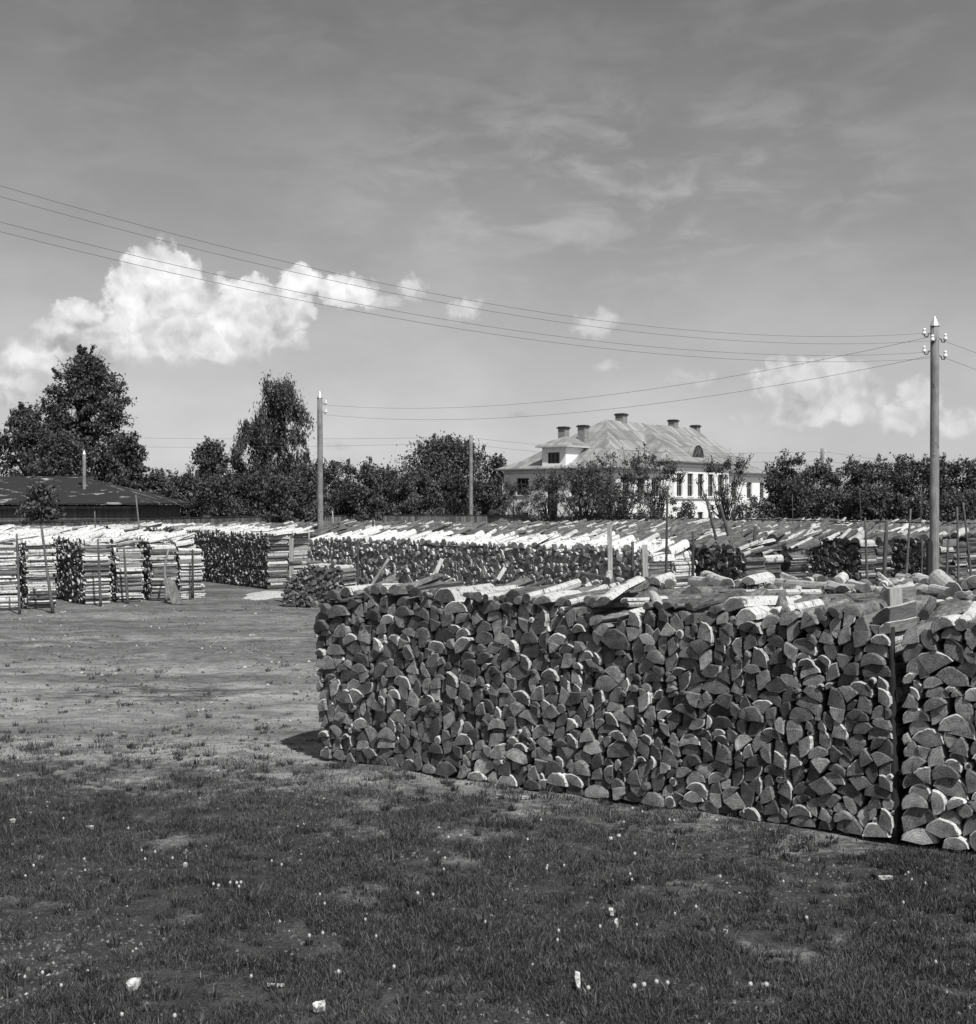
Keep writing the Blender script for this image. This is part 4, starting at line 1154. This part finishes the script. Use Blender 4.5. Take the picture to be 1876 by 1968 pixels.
# ------------------------------------------------------------------ the shed
def build_shed():
    root = empty('storage_shed', (-25, 72, 0), label='low log shed under a black felt roof behind the fence', category='shed')
    m = MB(); x0, x1, y0, y1, ze = -14, 5.6, 0, 9, 2.45
    for k in range(16):
        m.box(((x0 + x1) / 2, y0, .08 + k * .15), (x1 - x0, .14, .14), 0, random.Random(k).random())
    m.box((x1, (y0 + y1) / 2, ze / 2), (.14, y1 - y0, ze), 0, .4); m.box((x0, (y0 + y1) / 2, ze / 2), (.14, y1 - y0, ze), 0, .4); m.box(((x0 + x1) / 2, y1, ze / 2), (x1 - x0, .14, ze), 0, .4)
    m.obj('wall', M_FENCE, root)
    m = MB(); o = .6
    E = [Vector((x0 - o, -o, 2.58)), Vector((x1 + o, -o, 2.58)), Vector((x1 + o, y1 + o, 2.58)), Vector((x0 - o, y1 + o, 2.58))]
    a, b = Vector((x0 + 3, 4.5, 4.15)), Vector((.9, 4.5, 4.15))
    m.add([E[0], E[1], b, a], [(0, 1, 2, 3)], 0); m.add([E[1], E[2], b], [(0, 1, 2)], 0); m.add([E[2], E[3], a, b], [(0, 1, 2, 3)], 0); m.add([E[3], E[0], a], [(0, 1, 2)], 0)
    m.add([p - Vector((0, 0, .08)) for p in E], [(3, 2, 1, 0)], 0)
    for i in range(4):
        p, q = E[i], E[(i + 1) % 4]; dn = Vector((0, 0, .08)); m.add([p - dn, q - dn, q, p], [(0, 1, 2, 3)], 0)
    m.obj('roof', M_FELT, root)
build_shed()

# ------------------------------------------------------------------ trees
PROF = {   # height fraction of the crown -> half width fraction
 'lime': ([0, .15, .35, .5, .62, .74, .84, .92, 1], [1.2, 1.25, 1.05, .88, .82, .80, .58, .36, .10]),
 'broad': ([0, .2, .5, .75, .9, 1], [.95, 1.05, 1.0, .78, .5, .2]),
 'birch': ([0, .12, .3, .45, .55, .7, .82, .92, 1], [.85, 1.0, 1.08, 1.05, 1.0, .86, .72, .60, .35]),
 'dome': ([0, .3, .6, .8, .93, 1], [.85, 1.0, .95, .78, .5, .25]),
 'orchard': ([0, .25, .5, .75, .9, 1], [.85, 1.05, 1.0, .85, .62, .32]),
 'open': ([0, .2, .5, .75, .92, 1], [.7, 1.05, 1.15, 1.0, .72, .4]),
 'shrub': ([0, .3, .6, .85, 1], [1.0, 1.05, .85, .5, .2]),
}
def tree(px, ptop, half, d, label, style='broad', seed=1, leafn=9000, leaf=.17, name='deciduous_tree', cat='tree', base_h=None, group='trees beyond the fence', trunk_r=None, tones=(0.1, 0.9), skew=0.0):
    rng = random.Random(seed); R = np.random.RandomState(seed)
    x0 = (px - HX) / F * d; H = CH + (HY - ptop) / F * d; W = half / F * d * {'lime': 1.12, 'birch': 1.28, 'broad': 1.1}.get(style, 1.18)
    root = empty(name, (x0, d, 0), label=label, category=cat, group=group)
    bh = base_h if base_h is not None else {'broad': .12, 'lime': .10, 'birch': .16, 'orchard': .22, 'open': .3, 'shrub': .0, 'dome': .2}[style] * H
    tab = PROF.get(style, PROF['orchard'])
    def prof(q): return float(np.interp(q, tab[0], tab[1]))
    lob = [(rng.uniform(0, 6.28), rng.uniform(0, 1), rng.uniform(-.42, .22)) for _ in range(30)]
    def lobe(a, q):
        s = 1.0
        for (la, lq, am) in lob:
            dd = 1 - math.cos(a - la) + ((q - lq) * 3.0) ** 2
            s += am * math.exp(-dd * 6)
        return s
    nc = {'broad': 200, 'lime': 240, 'birch': 118, 'orchard': 100, 'open': 80, 'shrub': 70, 'dome': 190}[style]
    nc = int(nc * min(2.2, max(.5, W * (H - bh) / 14)))
    C = []
    while len(C) < nc:
        q = rng.random() ** (.85); a = rng.uniform(0, 6.283)
        rmax = W * prof(q) * lobe(a, q)
        r = rmax * (rng.random() ** .5)
        if style == 'birch' and q > .70 and r * math.cos(a) < -.20 * W: continue
        C.append((r * math.cos(a) + skew * W * q * q, r * math.sin(a), bh + q * (H - bh) * .96, r / max(rmax, .01)))
    # wood
    tr = trunk_r or .022 * H + .03
    m = MB(); bend = rng.uniform(-.04, .04) * H
    n = 7; top = H * (.9 if style in ('broad', 'birch', 'lime') else .6)
    tp = [Vector((bend * math.sin(q / (n - 1) * 2.2), rng.uniform(-.03, .03) * H * q / n, top * q / (n - 1))) for q in range(n)]
    if style != 'shrub' or True:
        m.tube(tp, [tr * (1 - .85 * q / (n - 1)) for q in range(n)], 7, 0, .5)
    nb = {'broad': 34, 'lime': 60, 'birch': 36, 'orchard': 26, 'open': 44, 'shrub': 16, 'dome': 26}[style]
    for k in range(nb):
        c = Vector(rng.choice(C)[:3]); q = min(.95, max(.15, (c.z / top) * (.45 if style in ('orchard', 'open', 'dome', 'shrub') else .72)))
        if style in ('orchard', 'open'): q = rng.uniform(.22, .5)
        i = min(n - 2, int(q * (n - 1))); s = tp[i].lerp(tp[i + 1], q * (n - 1) - i)
        mid = s.lerp(c, .45) + Vector((rng.uniform(-.10, .10) * W, rng.uniform(-.1, .1) * W, (-.06 if style in ('orchard', 'open') else .05) * H + rng.uniform(-.04, .04) * H))
        e = c + (c - mid) * .12
        r = tr * .42 * (1 - q * .5)
        p1 = s.lerp(mid, .5) + Vector((rng.uniform(-.05, .05), 0, rng.uniform(-.04, .04))) * H * .5; p2 = mid.lerp(c, .5) + Vector((rng.uniform(-.05, .05), 0, rng.uniform(-.04, .06))) * H * .4
        m.tube([s, p1, mid, p2, e], [r, r * .8, r * .6, r * .38, r * .12], 5, 0, .5)
        for _ in range(3):
            a = mid.lerp(c, rng.uniform(.2, .9)); b = a + Vector((rng.gauss(0, .13) * W, rng.gauss(0, .13) * W, rng.uniform(0, .12) * H))
            m.tube([a, a.lerp(b, .5) + Vector((rng.gauss(0, .02), 0, .02)) * W, b], [r * .3, r * .2, .008], 4, 0, .5)
    tw = []
    if style in ('orchard', 'open', 'lime', 'broad', 'dome'):
        hi = sorted(C, key=lambda c: -(c[2] / H + .35 * c[3]))[:max(12, len(C) // 3)]
        for _ in range(34 if style == 'orchard' else 50):
            c = Vector(rng.choice(hi)[:3]); out = Vector((c.x, c.y, 0)).normalized() * rng.uniform(0, .5) + Vector((rng.gauss(0, .25), rng.gauss(0, .25), rng.uniform(.5, 1.0)))
            L = rng.uniform(.4, .95); e = c + out.normalized() * L
            m.tube([c, c.lerp(e, .5) + Vector((rng.gauss(0, .05), 0, 0)), e], [.022, .015, .008], 3, 0, .5, cap=False); tw += [c.lerp(e, q) for q in (.55, .75, .9, 1)]
    m.obj('trunk', M_TRUNK, root)
    # leaves: random small quads gathered in clusters
    C = np.array(C); N = leafn
    ci = R.randint(0, len(C), N)
    cs = {'broad': (.36, .36, .22), 'lime': (.33, .33, .14), 'birch': (.19, .19, .44), 'orchard': (.44, .44, .32), 'open': (.30, .30, .24), 'shrub': (.4, .4, .34), 'dome': (.42, .42, .3)}[style]
    sc = min(1.5, max(.6, W / 3.2))
    csize = R.uniform(.45, 1.25, len(C))
    off = R.normal(0, 1, (N, 3)) * np.array(cs) * sc * csize[ci][:, None] * .9
    P = C[ci, :3] + off
    if tw:
        k = N // 14; tj = R.randint(0, len(tw), k); P[:k] = np.array([tuple(q) for q in tw])[tj] + R.normal(0, .07, (k, 3))
    P[:, 2] = np.maximum(P[:, 2], 0.05)
    sz = leaf * R.uniform(.55, 1.35, N)
    A = R.normal(0, 1, (N, 3)); A[:, 2] *= .6; A /= np.linalg.norm(A, axis=1)[:, None]
    B = R.normal(0, 1, (N, 3)); B -= (B * A).sum(1)[:, None] * A; B /= np.linalg.norm(B, axis=1)[:, None]
    if style == 'birch': B[:, 2] -= .9; 
    a = A * sz[:, None] * .42; b = B * sz[:, None] * .75
    V = np.stack([P - b, P + a * .9 - b * .1, P + b, P - a * .9 + b * .05], 1).reshape(-1, 3)
    Fq = np.arange(4 * N).reshape(-1, 4)
    me = bpy.data.meshes.new('crown'); me.from_pydata(V.tolist(), [], Fq.tolist())
    ctone = R.uniform(0, 1, len(C))
    tone = np.clip(tones[0] + (tones[1] - tones[0]) * (.55 * ctone[ci] + .45 * R.uniform(0, 1, N)), 0, 1)
    mesh_finish(me, M_LEAF, np.zeros(N), np.repeat(tone, 4), V)
    o = bpy.data.objects.new('crown', me); COL.objects.link(o); o.parent = root
    return root

T = [
 (165, 672, 84, 95, 'tallest tree, a towering lime with tufted layered branches by the shed', 'lime', 42000, .16),
 (52, 784, 62, 92, 'broad tree filling the corner beside the towering lime', 'broad', 20000, .16),
 (-60, 800, 70, 92, 'tree at the very edge of the orchard past the corner tree', 'broad', 9000, .2),
 (248, 838, 40, 90, 'lower leafy tree under the open side of the towering lime', 'broad', 14000, .15),
 (110, 835, 60, 88, 'dense low tree directly behind the shed roof', 'dome', 12000, .15),
 (505, 735, 72, 100, 'weeping birch with drooping dark curtains of leaves', 'birch', 34000, .14),
 (404, 850, 42, 98, 'small round maple beside the weeping birch', 'dome', 12000, .15),
 (855, 846, 96, 104, 'domed dark tree behind the slim telegraph pole and the house corner', 'dome', 24000, .15),
 (955, 884, 30, 103, 'small tree between the domed tree and the house eave', 'dome', 3000, .2),
]
for i, (px, pt, hf, d, lab, stl, nl, lf) in enumerate(T): tree(px, pt, hf, d, lab, stl, 50 + i, nl, lf, skew=.32 if stl == 'birch' else 0.0)
OR = [  # bushy orchard belt, dense
 (300, 905, 44, 86, 'low bushy tree just past the shed corner'),
 (352, 898, 40, 84, 'bushy tree below the small round maple'),
 (418, 908, 44, 83, 'bushy tree below the birch, on its maple side'),
 (480, 905, 44, 85, 'bushy tree straight below the weeping birch'),
 (545, 912, 40, 84, 'bushy tree below the birch, on its pole side'),
 (598, 876, 30, 92, 'upright leafy tree just behind the knotty pole'),
 (650, 874, 44, 90, 'wide orchard tree right beside the knotty pole'),
 (585, 925, 34, 86, 'low shrub-like tree at the foot of the knotty pole'),
 (705, 882, 42, 88, 'orchard tree with a bent dark limb, second past the knotty pole'),
 (760, 888, 40, 90, 'orchard tree before the domed tree, on its knotty pole side'),
 (812, 905, 40, 92.5, 'orchard tree before the middle of the domed tree'),
 (868, 912, 36, 93.5, 'low orchard tree just before the slim pole behind the fence'),
 (930, 915, 38, 94, 'low orchard tree between slim pole and white house'),
 (680, 925, 40, 91, 'thicket tree low against the fence past the knotty pole'),
 (780, 930, 44, 92, 'thicket tree low against the fence under the domed tree'),
]
for i, (px, pt, hf, d, lab) in enumerate(OR): tree(px, pt + 12, hf * 1.12, d, lab, 'orchard', 90 + i, 9000, .13, name='orchard_tree', base_h=.1)
OH = [  # open orchard trees before the house
 (1000, 925, 34, 95, 'thin-leaved tree before the far end of the white house', 3400, .5),
 (1058, 908, 38, 84, 'bare-limbed apple tree under the big dormer', 2800, 1.2),
 (1120, 898, 40, 82, 'apple tree between big dormer and roof hip', 4400, 1.0),
 (1196, 872, 46, 80, 'largest apple tree, crown reaching over the house eave', 5800, 1.0),
 (1262, 868, 34, 82, 'tall twiggy apple tree beside the bay, touching the roof', 3400, 1.5),
 (1160, 925, 34, 84, 'low apple tree with a forked trunk before the house', 2200, 1.2),
 (1395, 880, 34, 80, 'slender apple tree growing before the five tall windows', 2000, 1.9),
 (1320, 966, 26, 74, 'small leafy bush under the bay windows', 1100, .1),
 (1255, 970, 26, 74, 'low bush by the fence before the basement windows', 900, .1),
 (1455, 955, 30, 76, 'bush growing at the downpipe corner of the house', 1500, .1),
 (1425, 965, 24, 74, 'small bush beside the slender apple tree', 900, .1),
]
for i, (px, pt, hf, d, lab, nl, bh) in enumerate(OH): tree(px, pt + (5 if bh > .2 else 0), hf * (1.55 if bh > .2 else 1), d, lab, 'open' if bh > .2 else 'shrub', 130 + i, int(nl * (1.25 if bh > .2 else 1.4)), .10, name='apple_tree' if bh > .2 else 'garden_bush', cat='tree' if bh > .2 else 'bush', base_h=bh, trunk_r=.13 if bh > .2 else .03, group='apple trees and bushes before the house')
RR = [
 (1520, 872, 40, 80, 'open-crowned tree beside the house, twigs against the sky', 4600, 1.0),
 (1500, 920, 36, 84, 'dense tree hiding the house corner', 4600, .4),
 (1572, 888, 42, 84, 'dense tree below the distant telegraph pole', 6500, .4),
 (1632, 884, 44, 80, 'dense broad tree next past the distant pole', 7000, .4),
 (1690, 882, 40, 82, 'dense tree midway between distant and near poles', 6500, .4),
 (1748, 874, 38, 78, 'twiggy-topped tree just before the near pole', 5200, .5),
 (1545, 930, 40, 78, 'low thicket tree against the stacks beside the house', 4500, .2),
 (1610, 935, 40, 77, 'low thicket tree in front of the dense broad tree', 4500, .2),
 (1675, 938, 40, 76, 'low thicket tree before the trees midway to the near pole', 4500, .2),
 (1735, 940, 36, 75, 'low thicket tree behind the near pole stacks', 4000, .2),
 (1835, 870, 38, 76, 'tall twiggy tree just past the near pole', 5200, .6),
 (1885, 890, 36, 76, 'last tree past the near pole, cut by the frame edge', 3500, .6),
 (1800, 905, 34, 80, 'dense tree directly behind the near pole', 4500, .4),
 (1850, 950, 36, 70, 'low pale-leaved bush past the near pole', 3000, .1),
]
for i, (px, pt, hf, d, lab, nl, bh) in enumerate(RR): tree(px, pt + 8, hf * 1.2, d, lab, 'orchard', 170 + i, int(nl * 1.8), .115, name='orchard_tree', base_h=bh * .5, trunk_r=.13)
tree(75, 934, 44, 62, 'dark bush growing in front of the shed wall', 'shrub', 210, 4500, .14, name='dark_bush', cat='bush')

# ------------------------------------------------------------------ grass, flowers, chips
def build_grass():
    R = np.random.RandomState(8); N0 = 1150000
    y = 5.6 + (R.uniform(0, 1, N0) ** 1.25) * 13; x = R.uniform(-1, 1, N0) * (y * .41 + .3)
    def fbm(x, y, sc, seed, oct=4):
        rs = np.random.RandomState(seed); v = np.zeros_like(x); a = 1.0; tot = 0
        for o in range(oct):
            for _ in range(5):
                th = rs.uniform(0, 6.28); k = sc * 2 ** o * rs.uniform(.7, 1.3)
                v += a * np.sin((x * math.cos(th) + y * math.sin(th)) * k + rs.uniform(0, 6.28)) / 5
            tot += a; a *= .62
        return v / tot
    d1 = fbm(x, y, 1.6, 1); d2 = fbm(x, y, 7.0, 2)
    edge = (y + .30 * x) + d1 * 3.0
    near = np.clip((13.0 - edge) / 3.2, 0.0, 1)
    tuft = np.clip(.55 + 1.8 * d2 + 1.2 * d1, 0.10, 1)
    keep = R.uniform(0, 1, N0) < np.maximum(near * tuft, .012 * tuft)
    # not under the near stack
    dx, dy = x - A0[0], y - A0[1]
    nn = dx * ND[0] + dy * ND[1]; ll = dx * LD[0] + dy * LD[1]
    keep &= ~((nn > .03) & (ll > -.02))
    x, y, tuft = x[keep], y[keep], tuft[keep]; N = len(x)
    z = GZ(x, y) - .004
    h = R.uniform(.012, .045, N) * (.5 + .8 * tuft) * np.where(R.uniform(0, 1, N) < .04, 1.9, 1)
    w = R.uniform(.0015, .0032, N); th = R.uniform(0, 6.28, N)
    lean = R.uniform(.1, .95, N) * h; la = R.uniform(0, 6.28, N)
    ux, uy = np.cos(th) * w, np.sin(th) * w; lx, ly = np.cos(la) * lean, np.sin(la) * lean
    # coarser clumps standing out of the short turf
    T = 3600; ty = 5.8 + R.uniform(0, 1, T) ** 1.05 * 16; tx = R.uniform(-1, .95, T) * (ty * .41 + .2)
    te = (ty + .30 * tx) + fbm(tx, ty, 1.6, 1) * 3.0
    kp = (R.uniform(0, 1, T) < np.clip((15.5 - te) / 4.0, .08, 1)) & ~((((tx - A0[0]) * ND[0] + (ty - A0[1]) * ND[1]) > -.03) & (((tx - A0[0]) * LD[0] + (ty - A0[1]) * LD[1]) > -.05))
    tx, ty = tx[kp], ty[kp]; T = len(tx); nb = 34
    tr = np.repeat(R.uniform(.02, .075, T), nb); tx2 = np.repeat(tx, nb); ty2 = np.repeat(ty, nb); th2 = np.repeat(R.uniform(.04, .11, T), nb)
    ang = R.uniform(0, 6.28, T * nb); rr = np.sqrt(R.uniform(0, 1, T * nb)) * tr
    cx, cy = tx2 + rr * np.cos(ang), ty2 + rr * np.sin(ang)
    hh = th2 * R.uniform(.3, .85, T * nb); ww = R.uniform(.002, .0045, T * nb)
    x = np.concatenate([x, cx]); y = np.concatenate([y, cy]); z = GZ(x, y) - .004; h = np.concatenate([h, hh]); w = np.concatenate([w, ww])
    th = np.concatenate([th, R.uniform(0, 6.28, T * nb)]); lean = np.concatenate([lean, hh * R.uniform(.1, .9, T * nb)]); la = np.concatenate([la, ang + R.normal(0, .5, T * nb)])
    N = len(x); ux, uy = np.cos(th) * w, np.sin(th) * w; lx, ly = np.cos(la) * lean, np.sin(la) * lean
    ctone = np.concatenate([np.zeros(N - T * nb), np.repeat(R.uniform(-.30, .18, T), nb)])
    V = np.empty((N, 5, 3))
    V[:, 0] = np.stack([x - ux, y - uy, z], 1); V[:, 1] = np.stack([x + ux, y + uy, z], 1)
    V[:, 2] = np.stack([x + ux * .8 + lx * .35, y + uy * .8 + ly * .35, z + h * .6], 1); V[:, 3] = np.stack([x - ux * .8 + lx * .35, y - uy * .8 + ly * .35, z + h * .6], 1)
    V[:, 4] = np.stack([x + lx, y + ly, z + h], 1)
    V = V.reshape(-1, 3); b = np.arange(N) * 5
    lv = np.stack([b, b + 1, b + 2, b + 3, b + 3, b + 2, b + 4], 1).ravel()
    lt = np.tile([4, 3], N); st = np.concatenate([[0], np.cumsum(lt)[:-1]])
    me = bpy.data.meshes.new('grass'); me.vertices.add(len(V)); me.vertices.foreach_set('co', V.astype(np.float32).ravel())
    me.loops.add(len(lv)); me.loops.foreach_set('vertex_index', lv.astype(np.int32))
    me.polygons.add(len(lt)); me.polygons.foreach_set('loop_start', st.astype(np.int32)); me.polygons.foreach_set('loop_total', lt.astype(np.int32))
    me.update(calc_edges=True)
    tone = np.clip(R.beta(2, 3, N) + ctone + .35 * fbm(x, y, 2.3, 9) + (R.uniform(0, 1, N) < .05) * .9, 0, 2.2)
    mesh_finish(me, M_GRASS, np.zeros(2 * N), np.repeat(tone, 5), V)
    o = bpy.data.objects.new('grass', me); COL.objects.link(o); o['kind'] = 'stuff'; o['label'] = 'short sparse turf in the foreground'; o['category'] = 'grass'
    print('grass', N)
build_grass()

def dandelions():
    heads = [(1175, 1616, 1), (1189, 1612, 1), (1220, 1638, .8), (1234, 1555, .6), (1216, 1549, .6), (1298, 1574, .6), (1288, 1574, .6), (1448, 1900, .9), (1470, 1902, .9), (1385, 1685, .6), (1340, 1745, .6),
             (1214, 1688, .5), (1212, 1676, .6), (1053, 1668, .6), (1052, 1661, .5), (1084, 1659, .5), (1016, 1614, .6), (1040, 1575, .5), (1075, 1790, .6), (1130, 1898, .8), (1260, 1885, .8), (1238, 1892, .8), (1220, 1893, .8),
             (1284, 1888, .8), (1156, 1784, .6), (1070, 1810, .6), (1300, 1760, .5), (1225, 1782, .5), (1507, 1690, .6), (1747, 1680, .5), (1752, 1690, .5), (1780, 1695, .5), (1740, 1728, .5), (1554, 1756, .7), (1800, 1846, .6), (1200, 1578, .5),
             (804, 1718, .7), (834, 1717, .7), (406, 1706, .7), (418, 1708, .7), (440, 1700, .6), (452, 1702, .7), (465, 1699, .7), (460, 1708, .6), (280, 1646, .6), (270, 1630, .5), (300, 1632, .6), (330, 1646, .6), (247, 1588, .6),
             (120, 1570, .5), (65, 1665, .6), (46, 1680, .6), (158, 1652, .5), (520, 1650, .5), (540, 1655, .6), (618, 1785, .7), (595, 1790, .7), (622, 1740, .5), (613, 1725, .5), (80, 1862, .6), (45, 1868, .5), (116, 1890, .6),
             (700, 1760, .5), (721, 1790, .5), (860, 1610, .6), (852, 1648, .6), (930, 1770, .5), (855, 1670, .5), (1430, 1560, .5), (980, 1640, .5), (1660, 1600, .5), (758, 1860, .6), (480, 1870, .5), (330, 1960, .7), (232, 1953, .7), (650, 1865, .6)]
    rng = random.Random(2)
    m = MB(); R = .015; pts = []; N = 46
    for k in range(N):
        zz = 1 - 2 * (k + .5) / N; a = k * 2.39996; r = math.sqrt(1 - zz * zz); pts.append(Vector((r * math.cos(a), r * math.sin(a), zz)))
    c = Vector((0, 0, .10))
    vs, fs = [], []
    for p in pts:
        t = p.orthogonal().normalized() * .0035; t2 = p.cross(t).normalized() * .0035; e = c + p * R
        b = len(vs); vs += [e - t, e + t2, e + t, e - t2]; fs.append((b, b + 1, b + 2, b + 3))
    m.add(vs, fs, 0)
    ms = MB(); ms.tube([(0, 0, -.01), (.004, 0, .05), (0, 0, .10)], [.0022, .002, .0018], 5, 0, 1.0)
    mc = MB(); rr = []
    ic = [Vector((math.cos(a) * math.cos(b), math.sin(a) * math.cos(b), math.sin(b))) for b in (-1.2, -.4, .4, 1.2) for a in [6.283 * k / 7 for k in range(7)]]
    mc.add([c + v * .0125 for v in ic], [(j * 7 + k, j * 7 + (k + 1) % 7, (j + 1) * 7 + (k + 1) % 7, (j + 1) * 7 + k) for j in range(3) for k in range(7)], 0)
    mh = MB(); mh.add(m.v, m.f, 0); mh.add(mc.v, mc.f, 0)
    proto = None
    for i, (px, py, s) in enumerate(heads):
        d = F * (CH - .07) / (py - HY); x = (px - HX) / F * d
        if proto is None:
            root = empty('dandelion', (0, 0, 0)); hd = mh.obj('seed_head', M_DANDY, root); st = ms.obj('stem', M_GRASS, root); proto = (root, hd, st); r = root
        else:
            r = proto[0].copy(); COL.objects.link(r)
            for q in proto[1:]:
                k = q.copy(); COL.objects.link(k); k.parent = r
        s = s * rng.uniform(.85, 1.1)
        r.location = (x, d, float(GZ(np.array([x]), np.array([d]))[0])); r.scale = (s, s, .55 + .45 * s); r.rotation_euler = (rng.uniform(-.12, .12), rng.uniform(-.12, .12), rng.uniform(0, 6))
        r['label'] = 'white dandelion clock on a short stem in the foreground turf'; r['category'] = 'dandelion'; r['group'] = 'dandelion clocks scattered in the turf'
dandelions()

def chip(px, py, w, h, label, seed, cat='wood chip', name='wood_chip', thick=.02, rot=0.0, stand=0.0):
    rng = random.Random(seed); d = F * CH / (py - HY); x = (px - HX) / F * d
    k = d / F; w, h = w * k * .85, h * k * 2.2
    n = 9; pts = []
    for i in range(n):
        a = 6.283 * i / n; r = rng.uniform(.75, 1.1)
        cx, cy = math.cos(a), math.sin(a); q = 1 / max(abs(cx), abs(cy)) ** .6
        pts.append((cx * w / 2 * r * q, cy * h / 2 * r * q))
    z = float(GZ(np.array([x]), np.array([d]))[0]) + .008
    c, s = math.cos(rot), math.sin(rot); vs = []
    for t in (0, thick):
        for i, (a, b) in enumerate(pts):
            aa, bb = a * c - b * s, a * s + b * c
            vs.append((x + aa, d + bb, z + t + (rng.uniform(0, .008) if t else 0) + stand * (b / h + .5)))
    m = MB(); m.add(vs, [tuple(range(n))[::-1], tuple(range(n, 2 * n))] + [(i, (i + 1) % n, (i + 1) % n + n, i + n) for i in range(n)], 0, .5)
    m.obj(name, M_CHIP, origin=(x, d, z), label=label, category=cat, group='wood and bark chips lying on the ground')
chip(254, 1901, 34, 8, 'largest white birch bark scrap on the grass, corner side', 1, 'bark scrap', 'bark_scrap', stand=.03)
chip(612, 1941, 28, 7, 'torn white bark scrap at the bottom of the turf', 2, 'bark scrap', 'bark_scrap', stand=.03, rot=.3)
chip(1111, 1902, 14, 16, 'upright curled white bark piece in the near turf', 3, 'bark scrap', 'bark_scrap', stand=.06)
chip(648, 1868, 22, 6, 'narrow white chip beyond the torn bark scrap', 4)
chip(172, 1588, 18, 3, 'thin pale chip on the turf below the bare yard', 5)
chip(22, 1578, 14, 5, 'white chip at the turf edge, nearest the corner', 6)
chip(530, 1889, 46, 3, 'long grey splinter lying in the near turf', 7, thick=.012)
chip(1703, 1696, 38, 4, 'long pale stick lying in turf before the paler stack', 8, thick=.02)
chip(1310, 1527, 16, 5, 'white splinter heap at the foot of the near stack', 9, stand=.03)
chip(1480, 1560, 10, 4, 'small white chip at the foot of the near stack', 10)
chip(1395, 1790, 12, 5, 'bright small chip on the bare patch in the turf', 11)
chip(1185, 1600 + 180, 10, 8, 'bright ragged chip beside two dandelion clocks', 12, stand=.02)
chip(1175, 1754, 12, 7, 'ragged pale chip in the middle turf', 13, stand=.02)
chip(1010, 1492 + 40, 26, 3, 'flat pale splinter by the stack foot', 14)
chip(355, 1652 + 10, 10, 6, 'bright chip among dandelions', 15)
chip(75, 1184, 12, 2, 'white chip before the outermost birch stack', 16)
chip(118, 1176, 10, 2, 'white chip below the narrow gap of the birch stacks', 17)
chip(240, 1164, 8, 2, 'white chip below the fourth birch column', 18)
chip(262, 1163, 8, 2, 'white chip beside the fourth birch column', 19)
chip(485, 1222, 16, 2, 'pale chip on the bare yard', 20)
chip(925, 1342, 20, 2, 'pale flake on the bare yard past the dark patch', 21)

def litter():
    R = np.random.RandomState(15); N = 70000
    y = 6 + R.uniform(0, 1, N) ** 1.2 * 30; x = R.uniform(-1, .95, N) * (y * .40)
    dx, dy = x - A0[0], y - A0[1]
    k = ~(((dx * ND[0] + dy * ND[1]) > -.02) & ((dx * LD[0] + dy * LD[1]) > -.05))
    clump = np.sin(x * 2.1 + y) + np.sin(y * 3.3 - x * .7) + np.sin(x * 5 + 1) * .6
    k &= R.uniform(0, 1, N) < np.clip(.35 + .3 * clump, .05, 1)
    x, y = x[k], y[k]; N = len(x); z = GZ(x, y)
    s = np.minimum(R.gamma(2.0, .009, N) + .005, np.where(y < 14, .020, .035)); th = R.uniform(0, 6.28, N); asp = R.uniform(.25, 1, N)
    ux, uy = np.cos(th) * s, np.sin(th) * s; vx, vy = -np.sin(th) * s * asp, np.cos(th) * s * asp
    hh = R.uniform(.3, 1.1, N) * s * .8
    V = np.stack([np.stack([x + ux, y + uy, z - .004], 1), np.stack([x + vx, y + vy, z - .004], 1), np.stack([x - ux, y - uy, z - .004], 1), np.stack([x - vx, y - vy, z - .004], 1), np.stack([x + ux * R.uniform(-.5, .5, N), y + vy * .3, z + hh], 1)], 1).reshape(-1, 3)
    b = np.arange(N) * 5
    Fq = np.concatenate([np.stack([b + i, b + (i + 1) % 4, b + 4], 1) for i in range(4)])
    me = bpy.data.meshes.new('yard_litter'); me.from_pydata(V.tolist(), [], Fq.tolist())
    tone = np.where(R.uniform(0, 1, N) < .04, R.uniform(.35, .55, N), R.uniform(.03, .20, N))
    mesh_finish(me, M_LITTER, np.zeros(len(Fq)), np.repeat(tone, 5), V)
    o = bpy.data.objects.new('yard_litter', me); COL.objects.link(o); o['kind'] = 'stuff'; o['label'] = 'crumbs of bark, clods and chips strewn over the bare yard'; o['category'] = 'litter'
litter()

def sawdust():
    m = MB(); R = np.random.RandomState(5); c = wp(520, gd(1143)); nr, na = 7, 40
    vs = [(c.x, c.y, .09)]
    for i in range(1, nr + 1):
        for k in range(na):
            a = 6.283 * k / na; q = i / nr; rr = q * (1 + .16 * math.sin(3 * a + 1) + .10 * math.sin(7 * a) + .05 * math.sin(13 * a))
            vs.append((c.x + .75 * rr * math.cos(a), c.y + 1.5 * rr * math.sin(a), .09 * (1 - q) ** 1.2 * R.uniform(.7, 1.3) + .004 - .03 * (i == nr)))
    fs = [(0, 1 + k, 1 + (k + 1) % na) for k in range(na)]
    for i in range(nr - 1):
        for k in range(na): fs.append((1 + i * na + k, 1 + (i + 1) * na + k, 1 + (i + 1) * na + (k + 1) % na, 1 + i * na + (k + 1) % na))
    m.add(vs, fs, 0, .5, smooth=True)
    o = m.obj('sawdust', M_SAWDUST); o['kind'] = 'stuff'; o['label'] = 'pale patch of sawdust before the dark stack face'; o['category'] = 'sawdust'
sawdust()
print('logs faces', len(fw.data.polygons), 'individuals', sum(1 for o in S.objects if o.name.startswith('firewood_log')))
